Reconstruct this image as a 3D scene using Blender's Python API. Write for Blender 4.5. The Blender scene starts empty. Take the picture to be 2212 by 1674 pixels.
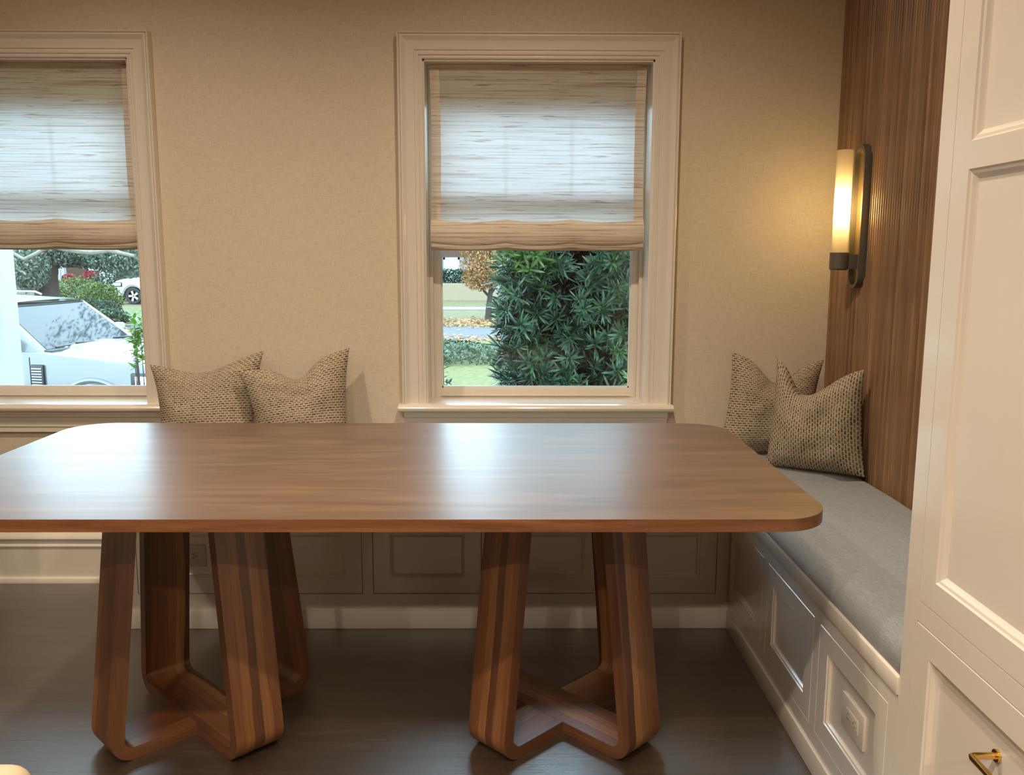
import bpy, bmesh, math, random
from mathutils import Vector, Matrix, noise as mnoise
random.seed(7)
S = bpy.context.scene
COL = S.collection
PI = math.pi

# ------------------------------------------------------------------ camera
FPX, PITCH, YAW, ROLL, CAMZ = 1873.6, .1527, .0075, -.0022, 1.3
_f = Vector((math.sin(YAW)*math.cos(PITCH), math.cos(YAW)*math.cos(PITCH), -math.sin(PITCH)))
_r0 = Vector((math.cos(YAW), -math.sin(YAW), 0)); _d0 = _f.cross(_r0)
_r = _r0*math.cos(ROLL)+_d0*math.sin(ROLL); _d = -_r0*math.sin(ROLL)+_d0*math.cos(ROLL)
cam = bpy.data.cameras.new('camera'); camo = bpy.data.objects.new('camera', cam); COL.objects.link(camo)
cam.sensor_width = 36; cam.sensor_fit = 'HORIZONTAL'; cam.lens = FPX/2212*36
cam.clip_start = .05; cam.clip_end = 400
M = Matrix((_r, -_d, -_f)).transposed().to_4x4(); M.translation = (0, 0, CAMZ)
camo.matrix_world = M
S.camera = camo
def at(x, y, Y):
    """pixel of the 2212x1674 frame -> point on the vertical plane at depth Y"""
    v = _f+_r*((x-1106)/FPX)+_d*((y-837)/FPX)
    t = Y/v.y
    return Vector((v.x*t, Y, CAMZ+v.z*t))

# ------------------------------------------------------------------ world, lights, exposure
w = bpy.data.worlds.new('overcast_sky'); S.world = w; w.use_nodes = True
bg = w.node_tree.nodes['Background']
bg.inputs[0].default_value = (.62, .85, 1.0, 1); bg.inputs[1].default_value = 9.5
S.view_settings.view_transform = 'Standard'; S.view_settings.look = 'None'
S.view_settings.exposure = 0.0; S.view_settings.gamma = 1.0
S.view_settings.use_curve_mapping = False
S.cycles.max_bounces = 8; S.cycles.diffuse_bounces = 5; S.cycles.glossy_bounces = 4
S.cycles.transmission_bounces = 6; S.cycles.transparent_max_bounces = 16
S.cycles.caustics_reflective = False; S.cycles.caustics_refractive = False
S.cycles.sample_clamp_indirect = 4.0
WARM = (1.0, .82, .62)
CEIL = 2.72
DOWNLIGHTS = [(-1.35, 2.1, 125, 77), (.13, 2.1, 125, 77), (-.75, .3, 110, 76), (-.2, .3, 142, 76), (-2.5, .6, 135, 76), (.2, -1.7, 320, 77), (-.9, -1.7, 330, 77), (-2.2, -1.7, 330, 77)]
for (x, y, e, half) in DOWNLIGHTS:
    l = bpy.data.lights.new('downlight_lamp', 'SPOT'); l.energy = e; l.color = WARM
    l.spot_size = math.radians(2*half); l.spot_blend = 1.0; l.shadow_soft_size = .045
    o = bpy.data.objects.new('downlight_lamp', l); COL.objects.link(o); o.location = (x, y, CEIL-.012)

# ------------------------------------------------------------------ materials
def NT(name):
    m = bpy.data.materials.new(name); m.use_nodes = True
    nt = m.node_tree; b = nt.nodes['Principled BSDF']
    return m, nt, b
def node(nt, t, **kw):
    n = nt.nodes.new(t)
    for k, v in kw.items():
        if k.startswith('i_'):
            n.inputs[k[2:].replace('_', ' ')].default_value = v
        else: setattr(n, k, v)
    return n
def rgb(c): return (c[0], c[1], c[2], 1)
def ramp(nt, fac, stops):
    n = nt.nodes.new('ShaderNodeValToRGB'); e = n.color_ramp.elements
    while len(e) < len(stops): e.new(.5)
    for i, (p, c) in enumerate(stops): e[i].position = p; e[i].color = rgb(c)
    nt.links.new(fac, n.inputs[0]); return n.outputs[0]
def coords(nt, scale, kind='Object', loc=(0, 0, 0)):
    tc = nt.nodes.new('ShaderNodeTexCoord'); mp = nt.nodes.new('ShaderNodeMapping')
    mp.inputs['Scale'].default_value = scale; mp.inputs['Location'].default_value = loc
    nt.links.new(tc.outputs[kind], mp.inputs[0]); return mp.outputs[0]
def mixc(nt, a, b, fac, blend='MIX'):
    n = nt.nodes.new('ShaderNodeMix'); n.data_type = 'RGBA'; n.blend_type = blend
    for s, v in ((n.inputs[0], fac), (n.inputs[6], a), (n.inputs[7], b)):
        if hasattr(v, 'links') or isinstance(v, bpy.types.NodeSocket): nt.links.new(v, s)
        else: s.default_value = v if isinstance(v, (int, float)) else rgb(v)
    return n.outputs[2]
def noise(nt, vec, scale, detail=4, dist=0, rough=.55):
    n = node(nt, 'ShaderNodeTexNoise'); n.inputs['Scale'].default_value = scale
    n.inputs['Detail'].default_value = detail; n.inputs['Distortion'].default_value = dist
    n.inputs['Roughness'].default_value = rough
    nt.links.new(vec, n.inputs['Vector']); return n.outputs['Fac']
def bump(nt, b, h, strength, dist=.002):
    n = node(nt, 'ShaderNodeBump'); n.inputs['Strength'].default_value = strength; n.inputs['Distance'].default_value = dist
    nt.links.new(h, n.inputs['Height']); nt.links.new(n.outputs[0], b.inputs['Normal']); nt.links.new(n.outputs[0], b.inputs['Coat Normal'])
def plain(name, c, rough=.5, metal=0, var=.06, scale=8, coat=0, spec=.5):
    m, nt, b = NT(name)
    v = noise(nt, coords(nt, (1, 1, 1)), scale, 3)
    nt.links.new(ramp(nt, v, [(.25, [x*(1-var) for x in c]), (.75, [min(1, x*(1+var)) for x in c])]), b.inputs['Base Color'])
    b.inputs['Roughness'].default_value = rough; b.inputs['Metallic'].default_value = metal
    b.inputs['Coat Weight'].default_value = coat; b.inputs['Coat Roughness'].default_value = .12; b.inputs['Specular IOR Level'].default_value = spec
    return m
def wood(name, dark, mid, light, scale, kind='Object', rough=.35, coat=.3, vary=0.0, fine=(1, 1, 1), bstr=.15, dist=1.2, coatr=.2, loc=(0, 0, 0), ior=1.5):
    m, nt, b = NT(name); b.inputs['Coat IOR'].default_value = ior
    vec = coords(nt, scale, kind, loc)
    rnd = node(nt, 'ShaderNodeObjectInfo').outputs['Random']
    add = node(nt, 'ShaderNodeVectorMath', operation='ADD')
    cmb = node(nt, 'ShaderNodeCombineXYZ')
    mul = node(nt, 'ShaderNodeMath', operation='MULTIPLY'); mul.inputs[1].default_value = 37 if vary else 0
    nt.links.new(rnd, mul.inputs[0])
    for i in range(3): nt.links.new(mul.outputs[0], cmb.inputs[i])
    nt.links.new(vec, add.inputs[0]); nt.links.new(cmb.outputs[0], add.inputs[1])
    a = noise(nt, add.outputs[0], 1.0, 6, dist, .6)
    c = ramp(nt, a, [(.28, dark), (.5, mid), (.72, light)])
    f = noise(nt, coords(nt, fine, kind, loc), 1.0, 5, .3, .7)
    c = mixc(nt, c, ramp(nt, f, [(.3, (.55, .5, .45)), (.55, (1, 1, 1))]), .55, 'MULTIPLY')
    if vary:
        r2 = ramp(nt, rnd, [(0, (1-vary,)*3), (1, (1+vary*.6,)*3)])
        c = mixc(nt, c, r2, 1.0, 'MULTIPLY')
    nt.links.new(c, b.inputs['Base Color'])
    b.inputs['Roughness'].default_value = rough
    b.inputs['Coat Weight'].default_value = coat; b.inputs['Coat Roughness'].default_value = coatr
    bump(nt, b, f, bstr, .001)
    return m

PAINT = plain('cream_satin_paint', (.80, .75, .67), .32, var=.012, scale=30, coat=.6)
def make_wall_mat():
    m, nt, b = NT('woven_wallcovering')
    a = noise(nt, coords(nt, (30, 30, 420)), 1, 3)
    c = noise(nt, coords(nt, (420, 420, 25)), 1, 2)
    mx = node(nt, 'ShaderNodeMath', operation='ADD'); nt.links.new(a, mx.inputs[0]); nt.links.new(c, mx.inputs[1])
    nt.links.new(ramp(nt, mx.outputs[0], [(.7, (.60, .525, .405)), (1.0, (.66, .58, .45)), (1.3, (.70, .62, .49))]), b.inputs['Base Color'])
    b.inputs['Roughness'].default_value = .75
    bump(nt, b, mx.outputs[0], .12, .001)
    return m
WALL = make_wall_mat()
CEILM = plain('ceiling_white', (.78, .75, .70), .8)
TABLE = wood('walnut_veneer', (.080, .042, .025), (.135, .075, .045), (.205, .120, .074), (1.1, 11, 11), rough=.42, coat=.52, coatr=.30, ior=1.55, fine=(5, 120, 120), bstr=.05, dist=2.0)
EDGEW = wood('walnut_edge', (.15, .055, .022), (.24, .095, .038), (.33, .15, .065), (2.2, 9, 40), rough=.38, coat=.25, fine=(14, 40, 300), bstr=.1)
def make_leg_mat():
    m, nt, b = NT('laminated_walnut')
    uv = coords(nt, (1, 1, 1), 'UV')
    sep = node(nt, 'ShaderNodeSeparateXYZ'); nt.links.new(uv, sep.inputs[0])
    wob = noise(nt, coords(nt, (2.2, 7, 1), 'UV'), 1, 3)
    ma = node(nt, 'ShaderNodeMath', operation='MULTIPLY_ADD'); ma.inputs[1].default_value = .035
    nt.links.new(wob, ma.inputs[0]); nt.links.new(sep.outputs[1], ma.inputs[2])
    rnd = node(nt, 'ShaderNodeObjectInfo').outputs['Random']
    sh = node(nt, 'ShaderNodeMath', operation='ADD'); nt.links.new(ma.outputs[0], sh.inputs[0]); nt.links.new(rnd, sh.inputs[1])
    vo = node(nt, 'ShaderNodeTexWhiteNoise', noise_dimensions='1D')
    fl = node(nt, 'ShaderNodeMath', operation='SNAP'); fl.inputs[1].default_value = .026
    nt.links.new(sh.outputs[0], fl.inputs[0]); nt.links.new(fl.outputs[0], vo.inputs['W'])
    base = ramp(nt, vo.outputs['Value'], [(.05, (.09, .030, .010)), (.4, (.165, .058, .018)), (.75, (.235, .090, .028)), (1, (.40, .20, .07))])
    g = noise(nt, coords(nt, (5, 130, 1), 'UV'), 1, 5, .6, .65)
    c = mixc(nt, base, ramp(nt, g, [(.3, (.5, .45, .42)), (.6, (1.1, 1.08, 1.05))]), .7, 'MULTIPLY')
    nt.links.new(c, b.inputs['Base Color']); b.inputs['Roughness'].default_value = .36
    b.inputs['Coat Weight'].default_value = .5; b.inputs['Coat Roughness'].default_value = .40; b.inputs['Coat IOR'].default_value = 2.0
    bump(nt, b, g, .06, .001)
    return m
LEG = make_leg_mat()
SLAT = wood('walnut_slat', (.19, .102, .048), (.29, .165, .084), (.40, .245, .135), (9, 9, 1.3), rough=.34, coat=.3, vary=.28, fine=(170, 170, 7), bstr=.1, coatr=.25)
FLOOR = wood('dark_oak_plank', (.030, .018, .011), (.050, .031, .020), (.080, .051, .034), (1.6, 22, 22), rough=.36, coat=1.0, vary=.12, fine=(7, 190, 190), bstr=.8, dist=1.8, coatr=.36, ior=2.5)
DARKW = wood('dark_walnut', (.05, .02, .01), (.085, .035, .016), (.12, .05, .022), (9, 9, 1.5), rough=.4, fine=(100, 100, 6))
def make_cushion():
    m, nt, b = NT('grey_linen')
    a = noise(nt, coords(nt, (40, 520, 520)), 1, 3); c = noise(nt, coords(nt, (520, 40, 520)), 1, 3)
    mx = node(nt, 'ShaderNodeMath', operation='ADD'); nt.links.new(a, mx.inputs[0]); nt.links.new(c, mx.inputs[1])
    nt.links.new(ramp(nt, mx.outputs[0], [(.65, (.205, .228, .248)), (1.0, (.248, .275, .298)), (1.35, (.292, .322, .348))]), b.inputs['Base Color'])
    b.inputs['Roughness'].default_value = .85; b.inputs['Sheen Weight'].default_value = .25
    bump(nt, b, mx.outputs[0], .3, .0015)
    return m
CUSH = make_cushion()
def make_weave(name, rot):
    m, nt, b = NT(name)
    tc = node(nt, 'ShaderNodeTexCoord'); mp = node(nt, 'ShaderNodeMapping'); mp.inputs['Rotation'].default_value = (0, 0, rot)
    nt.links.new(tc.outputs['UV'], mp.inputs[0])
    nz = node(nt, 'ShaderNodeTexNoise'); nz.inputs['Scale'].default_value = 95; nt.links.new(mp.outputs[0], nz.inputs['Vector'])
    va = node(nt, 'ShaderNodeVectorMath', operation='MULTIPLY_ADD'); va.inputs[1].default_value = (.010, .006, 0)
    nt.links.new(nz.outputs['Color'], va.inputs[0]); nt.links.new(mp.outputs[0], va.inputs[2])
    br = node(nt, 'ShaderNodeTexBrick'); br.offset = .5; br.offset_frequency = 2
    br.inputs['Scale'].default_value = 1; br.inputs['Brick Width'].default_value = .0165; br.inputs['Row Height'].default_value = .0088
    br.inputs['Mortar Size'].default_value = .0027; br.inputs['Mortar Smooth'].default_value = .35; br.inputs['Bias'].default_value = -.1
    br.inputs['Color1'].default_value = (.085, .064, .040, 1); br.inputs['Color2'].default_value = (.26, .205, .14, 1)
    br.inputs['Mortar'].default_value = (.47, .40, .30, 1)
    nt.links.new(va.outputs[0], br.inputs['Vector'])
    f2 = noise(nt, mp.outputs[0], 700, 2)
    c = mixc(nt, br.outputs['Color'], ramp(nt, f2, [(.3, (.7, .7, .7)), (.7, (1.25, 1.22, 1.18))]), .7, 'MULTIPLY')
    nt.links.new(c, b.inputs['Base Color']); b.inputs['Roughness'].default_value = .9
    b.inputs['Specular IOR Level'].default_value = .25
    bump(nt, b, br.outputs['Fac'], .5, .003)
    return m
WEAVE = make_weave('basket_weave', 0); WEAVE2 = make_weave('basket_weave_turned', PI/2)
def make_shade(name, trans):
    m, nt, b = NT(name); nt.nodes.remove(b)
    out = nt.nodes['Material Output']
    rib = noise(nt, coords(nt, (2.2, 1, 175)), 1, 4, .25, .6)
    slub = noise(nt, coords(nt, (6.5, 1, 120), loc=(3, 0, 7)), 1, 3, .3, .55)
    hf = noise(nt, coords(nt, (900, 1, 900)), 1, 2)
    c1 = ramp(nt, rib, [(.36, (.56, .43, .31)), (.52, (.82, .72, .59)), (.66, (.87, .79, .68))])
    c = mixc(nt, c1, (.36, .20, .11), ramp(nt, slub, [(.60, (0, 0, 0)), (.72, (.85, .85, .85))]))
    c = mixc(nt, c, ramp(nt, hf, [(.3, (.86, .86, .86)), (.7, (1.05, 1.05, 1.05))]), 1.0, 'MULTIPLY')
    df = node(nt, 'ShaderNodeBsdfDiffuse'); tr = node(nt, 'ShaderNodeBsdfTranslucent')
    nt.links.new(c, df.inputs[0])
    tcol = mixc(nt, c, (.95, .97, 1.0), ramp(nt, rib, [(.36, (.35, .35, .35)), (.50, (.95, .95, .95))]))
    tcol = mixc(nt, tcol, (.38, .22, .13), ramp(nt, slub, [(.60, (0, 0, 0)), (.72, (.8, .8, .8))]))
    nt.links.new(tcol, tr.inputs[0])
    mx = node(nt, 'ShaderNodeMixShader'); mx.inputs[0].default_value = trans
    nt.links.new(df.outputs[0], mx.inputs[1]); nt.links.new(tr.outputs[0], mx.inputs[2])
    nt.links.new(mx.outputs[0], out.inputs[0])
    bn = node(nt, 'ShaderNodeBump'); bn.inputs['Strength'].default_value = .25; bn.inputs['Distance'].default_value = .002
    nt.links.new(rib, bn.inputs['Height']); nt.links.new(bn.outputs[0], df.inputs['Normal'])
    return m
SHADE = make_shade('slub_linen', .60); HEM = make_shade('slub_linen_doubled', .16)
def make_glass(name, tint=(.97, .99, .99)):
    m, nt, b = NT(name); nt.nodes.remove(b); out = nt.nodes['Material Output']
    fr = node(nt, 'ShaderNodeFresnel'); fr.inputs[0].default_value = 1.5
    t = node(nt, 'ShaderNodeBsdfTransparent'); t.inputs[0].default_value = rgb(tint)
    g = node(nt, 'ShaderNodeBsdfGlossy'); g.inputs['Roughness'].default_value = .0
    mx = node(nt, 'ShaderNodeMixShader')
    nt.links.new(fr.outputs[0], mx.inputs[0]); nt.links.new(t.outputs[0], mx.inputs[1]); nt.links.new(g.outputs[0], mx.inputs[2])
    nt.links.new(mx.outputs[0], out.inputs[0]); return m
GLASS = make_glass('window_glass')
BRASS = plain('polished_brass', (.80, .52, .16), .18, 1, var=.03)
BRONZE = plain('dark_bronze', (.15, .142, .125), .45, .4, var=.05)
BLACK = plain('black_plastic', (.012, .012, .013), .5)
WHITEP = plain('cream_plastic', (.76, .71, .63), .35, var=.01)
LEATHER = plain('cream_leather', (.47, .38, .26), .5, var=.04, scale=25)
def emis(name, c, s):
    m, nt, b = NT(name)
    b.inputs['Base Color'].default_value = rgb(c); b.inputs['Emission Color'].default_value = rgb(c); b.inputs['Emission Strength'].default_value = s
    return m

# ------------------------------------------------------------------ mesh helpers
def mesh_obj(name, verts, faces, m, parent=None, smooth=False, uv=None):
    me = bpy.data.meshes.new(name); me.from_pydata([tuple(v) for v in verts], [], faces); me.update()
    return link(name, me, m, parent, smooth)
def link(name, me, m, parent=None, smooth=False):
    if m is not None and not me.materials: me.materials.append(m)
    if smooth:
        for p in me.polygons: p.use_smooth = True
    o = bpy.data.objects.new(name, me); COL.objects.link(o)
    if parent: o.parent = parent
    return o
def bm_obj(name, bm, m, parent=None, smooth=False, auto=False):
    bmesh.ops.recalc_face_normals(bm, faces=bm.faces[:])
    me = bpy.data.meshes.new(name); bm.to_mesh(me); bm.free()
    o = link(name, me, m, parent, smooth)
    if auto:
        for p in me.polygons: p.use_smooth = True
        try: me.set_sharp_from_angle(angle=math.radians(32))
        except Exception: pass
    return o
def bbox(bm, lo, hi, bev=0, seg=2):
    r = bmesh.ops.create_cube(bm, size=1)
    vs = r['verts']
    for v in vs:
        v.co = Vector([(lo[i]+hi[i])/2+v.co[i]*(hi[i]-lo[i]) for i in range(3)])
    if bev:
        es = list({e for v in vs for e in v.link_edges})
        bmesh.ops.bevel(bm, geom=es, offset=bev, segments=seg, profile=.5, affect='EDGES')
    return bm
def box(name, lo, hi, m, parent=None, bev=0, seg=2):
    bm = bmesh.new(); bbox(bm, lo, hi, bev, seg)
    return bm_obj(name, bm, m, parent, auto=bev > 0)
def boxes(name, lst, m, parent=None, bev=0):
    bm = bmesh.new()
    for lo, hi in lst: bbox(bm, lo, hi, bev)
    return bm_obj(name, bm, m, parent, auto=bev > 0)
def empty(name, loc=(0, 0, 0)):
    o = bpy.data.objects.new(name, None); COL.objects.link(o); o.location = loc; o.empty_display_size = .1
    return o
def tag(o, label=None, cat=None, group=None, kind=None):
    if label: o['label'] = label
    if cat: o['category'] = cat
    if group: o['group'] = group
    if kind: o['kind'] = kind
    return o
def prism(name, poly, axis, lo, hi, m, parent=None, bev=0, seg=2, auto=True):
    """poly: 2D list, extruded along axis ('x','y','z')"""
    def P(a, b, c):
        return {'x': (c, a, b), 'y': (a, c, b), 'z': (a, b, c)}[axis]
    bm = bmesh.new()
    A = [bm.verts.new(P(a, b, lo)) for a, b in poly]; B = [bm.verts.new(P(a, b, hi)) for a, b in poly]
    n = len(poly); f1 = bm.faces.new(A); f2 = bm.faces.new(B[::-1])
    for i in range(n): bm.faces.new((A[i], A[(i+1) % n], B[(i+1) % n], B[i]))
    if bev:
        es = list(f1.edges)+list(f2.edges)
        bmesh.ops.bevel(bm, geom=es, offset=bev, segments=seg, profile=.5, affect='EDGES')
    return bm_obj(name, bm, m, parent, auto=auto)
def tube_bm(bm, pts, rad, n=10, cap=True):
    pts = [Vector(p) for p in pts]; rings = []
    up = Vector((0, 0, 1))
    for i, p in enumerate(pts):
        t = (pts[min(i+1, len(pts)-1)]-pts[max(i-1, 0)]).normalized()
        a = t.cross(up)
        if a.length < 1e-3: a = t.cross(Vector((1, 0, 0)))
        a.normalize(); b = t.cross(a)
        r = rad[i] if isinstance(rad, (list, tuple)) else rad
        rings.append([bm.verts.new(p+(a*math.cos(2*PI*k/n)+b*math.sin(2*PI*k/n))*r) for k in range(n)])
    for i in range(len(rings)-1):
        for k in range(n): bm.faces.new((rings[i][k], rings[i][(k+1) % n], rings[i+1][(k+1) % n], rings[i+1][k]))
    if cap: bm.faces.new(rings[0][::-1]); bm.faces.new(rings[-1])
def tube(name, pts, rad, m, parent=None, n=10):
    bm = bmesh.new(); tube_bm(bm, pts, rad, n); return bm_obj(name, bm, m, parent, auto=True)
def lathe(name, prof, m, parent=None, n=32, loc=(0, 0, 0)):
    bm = bmesh.new(); rings = []
    for r, z in prof: rings.append([bm.verts.new((r*math.cos(2*PI*k/n), r*math.sin(2*PI*k/n), z)) for k in range(n)])
    for i in range(len(rings)-1):
        for k in range(n): bm.faces.new((rings[i][k], rings[i][(k+1) % n], rings[i+1][(k+1) % n], rings[i+1][k]))
    bmesh.ops.remove_doubles(bm, verts=bm.verts[:], dist=1e-6)
    o = bm_obj(name, bm, m, parent, auto=True); o.location = loc; return o

# ------------------------------------------------------------------ room shell
W, B, XB, XW = 3.338, 2.889, .7805, 1.239       # back wall, back bench face, right bench/cabinet face, slat face
XL, YF, WT = -4.3, -3.2, .24                     # left wall, front wall, wall thickness
OPEN = [(-2.243, -1.387), (-.307, .549)]         # window openings
OZ0, OZ1 = .69, 2.012
tag(boxes('wall_back', [((XL-.1, W, 0), (OPEN[0][0], W+WT, CEIL)), ((OPEN[0][1], W, 0), (OPEN[1][0], W+WT, CEIL)), ((OPEN[1][1], W, 0), (1.4, W+WT, CEIL)),
    ((OPEN[0][0], W, 0), (OPEN[0][1], W+WT, OZ0)), ((OPEN[1][0], W, 0), (OPEN[1][1], W+WT, OZ0)),
    ((OPEN[0][0], W, OZ1), (OPEN[0][1], W+WT, CEIL)), ((OPEN[1][0], W, OZ1), (OPEN[1][1], W+WT, CEIL))], WALL), 'tan woven wallcovering wall with the two windows', kind='structure')
tag(box('wall_right', (1.275, YF, 0), (1.4, W, CEIL), WALL), 'tan wall behind the slatted wood panel', kind='structure')
tag(box('wall_left', (XL-.1, YF, 0), (XL, W, CEIL), WALL), 'tan side wall of the room', kind='structure')
tag(box('wall_front', (XL-.1, YF-.1, 0), (1.4, YF, CEIL), WALL), 'tan wall facing the windows', kind='structure')
tag(box('ceiling', (XL-.1, YF-.1, CEIL), (1.4, W+WT, CEIL+.1), CEILM), 'plain off-white ceiling', kind='structure')
fl = tag(box('floor', (XL-.1, YF-.1, -.12), (1.4, W+WT, -.012), FLOOR), 'dark stained wide plank wood floor', kind='structure')
# planks
pw = .145; pm = {}
y = W
row = 0
while y > -.2:
    y0 = max(y-pw, -.3); x = XL - random.uniform(0, 1.4)
    while x < 1.27:
        L = random.choice((1.2, 1.5, 1.8, 2.1)); x0 = max(x, XL); x1 = min(x+L, 1.27)
        if x1-x0 > .12:
            key = round(x1-x0, 3)
            if key not in pm:
                bm = bmesh.new(); bbox(bm, (0, 0, -.012), (x1-x0-.0003, pw-.0003, 0))
                me = bpy.data.meshes.new('plank'); bm.to_mesh(me); bm.free(); me.materials.append(FLOOR); pm[key] = me
            o = bpy.data.objects.new('plank', pm[key]); COL.objects.link(o); o.parent = fl; o.location = (x0, y-pw, 0)
        x += L
    y -= pw
# baseboard left of the bench, and window trim
bb = tag(prism('baseboard_back', [(W, 0), (W-.032, 0), (W-.032, .008), (W-.028, .018), (W-.016, .022), (W-.016, .142), (W-.022, .148), (W-.022, .152), (W-.016, .158), (W-.016, .166), (W-.024, .176), (W-.026, .182), (W-.022, .19), (W-.012, .196), (W, .2)], 'x', XL, -1.31, PAINT), 'cream moulded baseboard under the window beside the bench', kind='structure')
tag(prism('baseboard_left', [(XL, 0), (XL+.02, 0), (XL+.02, .15), (XL+.012, .19), (XL, .195)], 'y', YF, W-.04, PAINT), 'cream baseboard along side wall', kind='structure')

def sweep_casing(name, x0, x1, zb, zt, y, prof, m, parent):
    """mitred architrave around left, top, right. prof: (outward, depth toward room)"""
    bm = bmesh.new(); rings = []
    for (cx, cz, ox, oz) in ((x0, zb, -1, 0), (x0, zt, -1, 1), (x1, zt, 1, 1), (x1, zb, 1, 0)):
        rings.append([bm.verts.new((cx+ox*u, y-d, cz+oz*u)) for u, d in prof])
    n = len(prof)
    for i in range(3):
        for k in range(n-1): bm.faces.new((rings[i][k], rings[i][k+1], rings[i+1][k+1], rings[i+1][k]))
    bm.faces.new(rings[0]); bm.faces.new(rings[-1][::-1])
    return bm_obj(name, bm, m, parent, auto=True)
CPROF = [(0, -.01), (0, .010), (.003, .014), (.007, .014), (.009, .009), (.013, .009), (.015, .015), (.022, .017), (.024, .013), (.028, .013), (.031, .019), (.058, .021),
         (.064, .024), (.070, .031), (.076, .036), (.080, .036), (.081, .030), (.084, .030), (.085, .036), (.088, .038), (.090, .037), (.0905, 0)]
SY0, SY1 = 3.488, 3.53      # lower sash
def window(idx, x0, x1, label):
    t = empty('window_%d' % idx, ((x0+x1)/2, W, OZ0)); tag(t, label, None, None, 'structure')
    inv = Matrix.Translation(-Vector(t.location))
    kids = []
    def add(o): o.parent = t; o.matrix_parent_inverse = inv; return o
    add(sweep_casing('casing', x0, x1, .722, OZ1-.005, W, CPROF, PAINT, None))
    # jambs / head lining
    add(boxes('jamb', [((x0, W-.004, OZ0), (x0+.006, W+WT, OZ1)), ((x1-.006, W-.004, OZ0), (x1, W+WT, OZ1)), ((x0, W-.004, OZ1-.012), (x1, W+WT, OZ1))], PAINT))
    add(boxes('sash_stop', [((x0+.006, SY0-.022, .72), (x0+.020, SY0-.004, OZ1)), ((x1-.020, SY0-.022, .72), (x1-.006, SY0-.004, OZ1))], PAINT, bev=.002))
    add(box('head_board', (x0, SY0-.01, 1.925), (x1, W+WT, OZ1), PAINT))
    st = add(prism('sill', [(W+WT, .69), (W+.0005, .69), (W+.0005, .7245), (W+WT, .7245)], 'x', x0, x1, PAINT))
    ear = add(prism('sill_nosing', [(W+.002, .697), (W-.048, .697), (W-.056, .704), (W-.058, .712), (W-.054, .720), (W-.046, .7245), (W+.002, .7245)], 'x', x0-.108, x1+.1, PAINT, bev=.004))
    ap = add(prism('apron', [(W, .697), (W-.040, .697), (W-.040, .690), (W-.034, .684), (W-.032, .676), (W-.022, .668), (W-.018, .655), (W-.016, .650), (W-.016, .645), (W-.019, .643), (W-.019, .634), (W-.015, .630), (W-.015, .612), (W, .608)], 'x', x0-.085, x1+.08, PAINT))
    # lower sash
    gx0, gx1, gz0, gz1 = x0+.049, x1-.047, .762, 1.521
    s = add(boxes('lower_sash', [((x0+.008, SY0, .7245), (gx0, SY1, 1.555)), ((gx1, SY0, .7245), (x1-.008, SY1, 1.555)), ((gx0-.002, SY0+.0005, .7245), (gx1+.002, SY1, gz0)), ((gx0-.002, SY0+.0005, 1.52), (gx1+.002, SY1, 1.555)),
        ((gx0-.004, SY0-.006, .729), (gx1+.004, SY0+.004, .736))], PAINT, bev=.0025))
    bd = add(boxes('glazing_bead', [((gx0-.001, SY0+.010, gz0), (gx0+.005, SY0+.02, gz1)), ((gx1-.005, SY0+.010, gz0), (gx1+.001, SY0+.02, gz1)), ((gx0, SY0+.010, gz0-.001), (gx1, SY0+.02, gz0+.006))], plainwhite))
    add(box('pane', (gx0-.003, SY0+.0185, gz0-.003), (gx1+.003, SY0+.0215, gz1+.003), GLASS))
    # upper sash
    add(boxes('upper_sash', [((x0+.008, SY1+.003, 1.47), (gx0, SY1+.04, 1.935)), ((gx1, SY1+.003, 1.47), (x1-.008, SY1+.04, 1.935)), ((gx0-.002, SY1+.003, 1.52), (gx1+.002, SY1+.04, 1.56)), ((gx0-.002, SY1+.003, 1.875), (gx1+.002, SY1+.04, 1.935))], PAINT, bev=.002))
    add(box('pane', (gx0-.003, SY1+.02, 1.555), (gx1+.003, SY1+.023, 1.88), GLASS))
    return t
plainwhite = plain('white_vinyl', (.80, .82, .82), .4, var=.01)
window(1, OPEN[0][0], OPEN[0][1], 'cream framed window looking out on the silver car')
window(2, OPEN[1][0], OPEN[1][1], 'cream framed window looking out on the dense green hedge')

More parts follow.
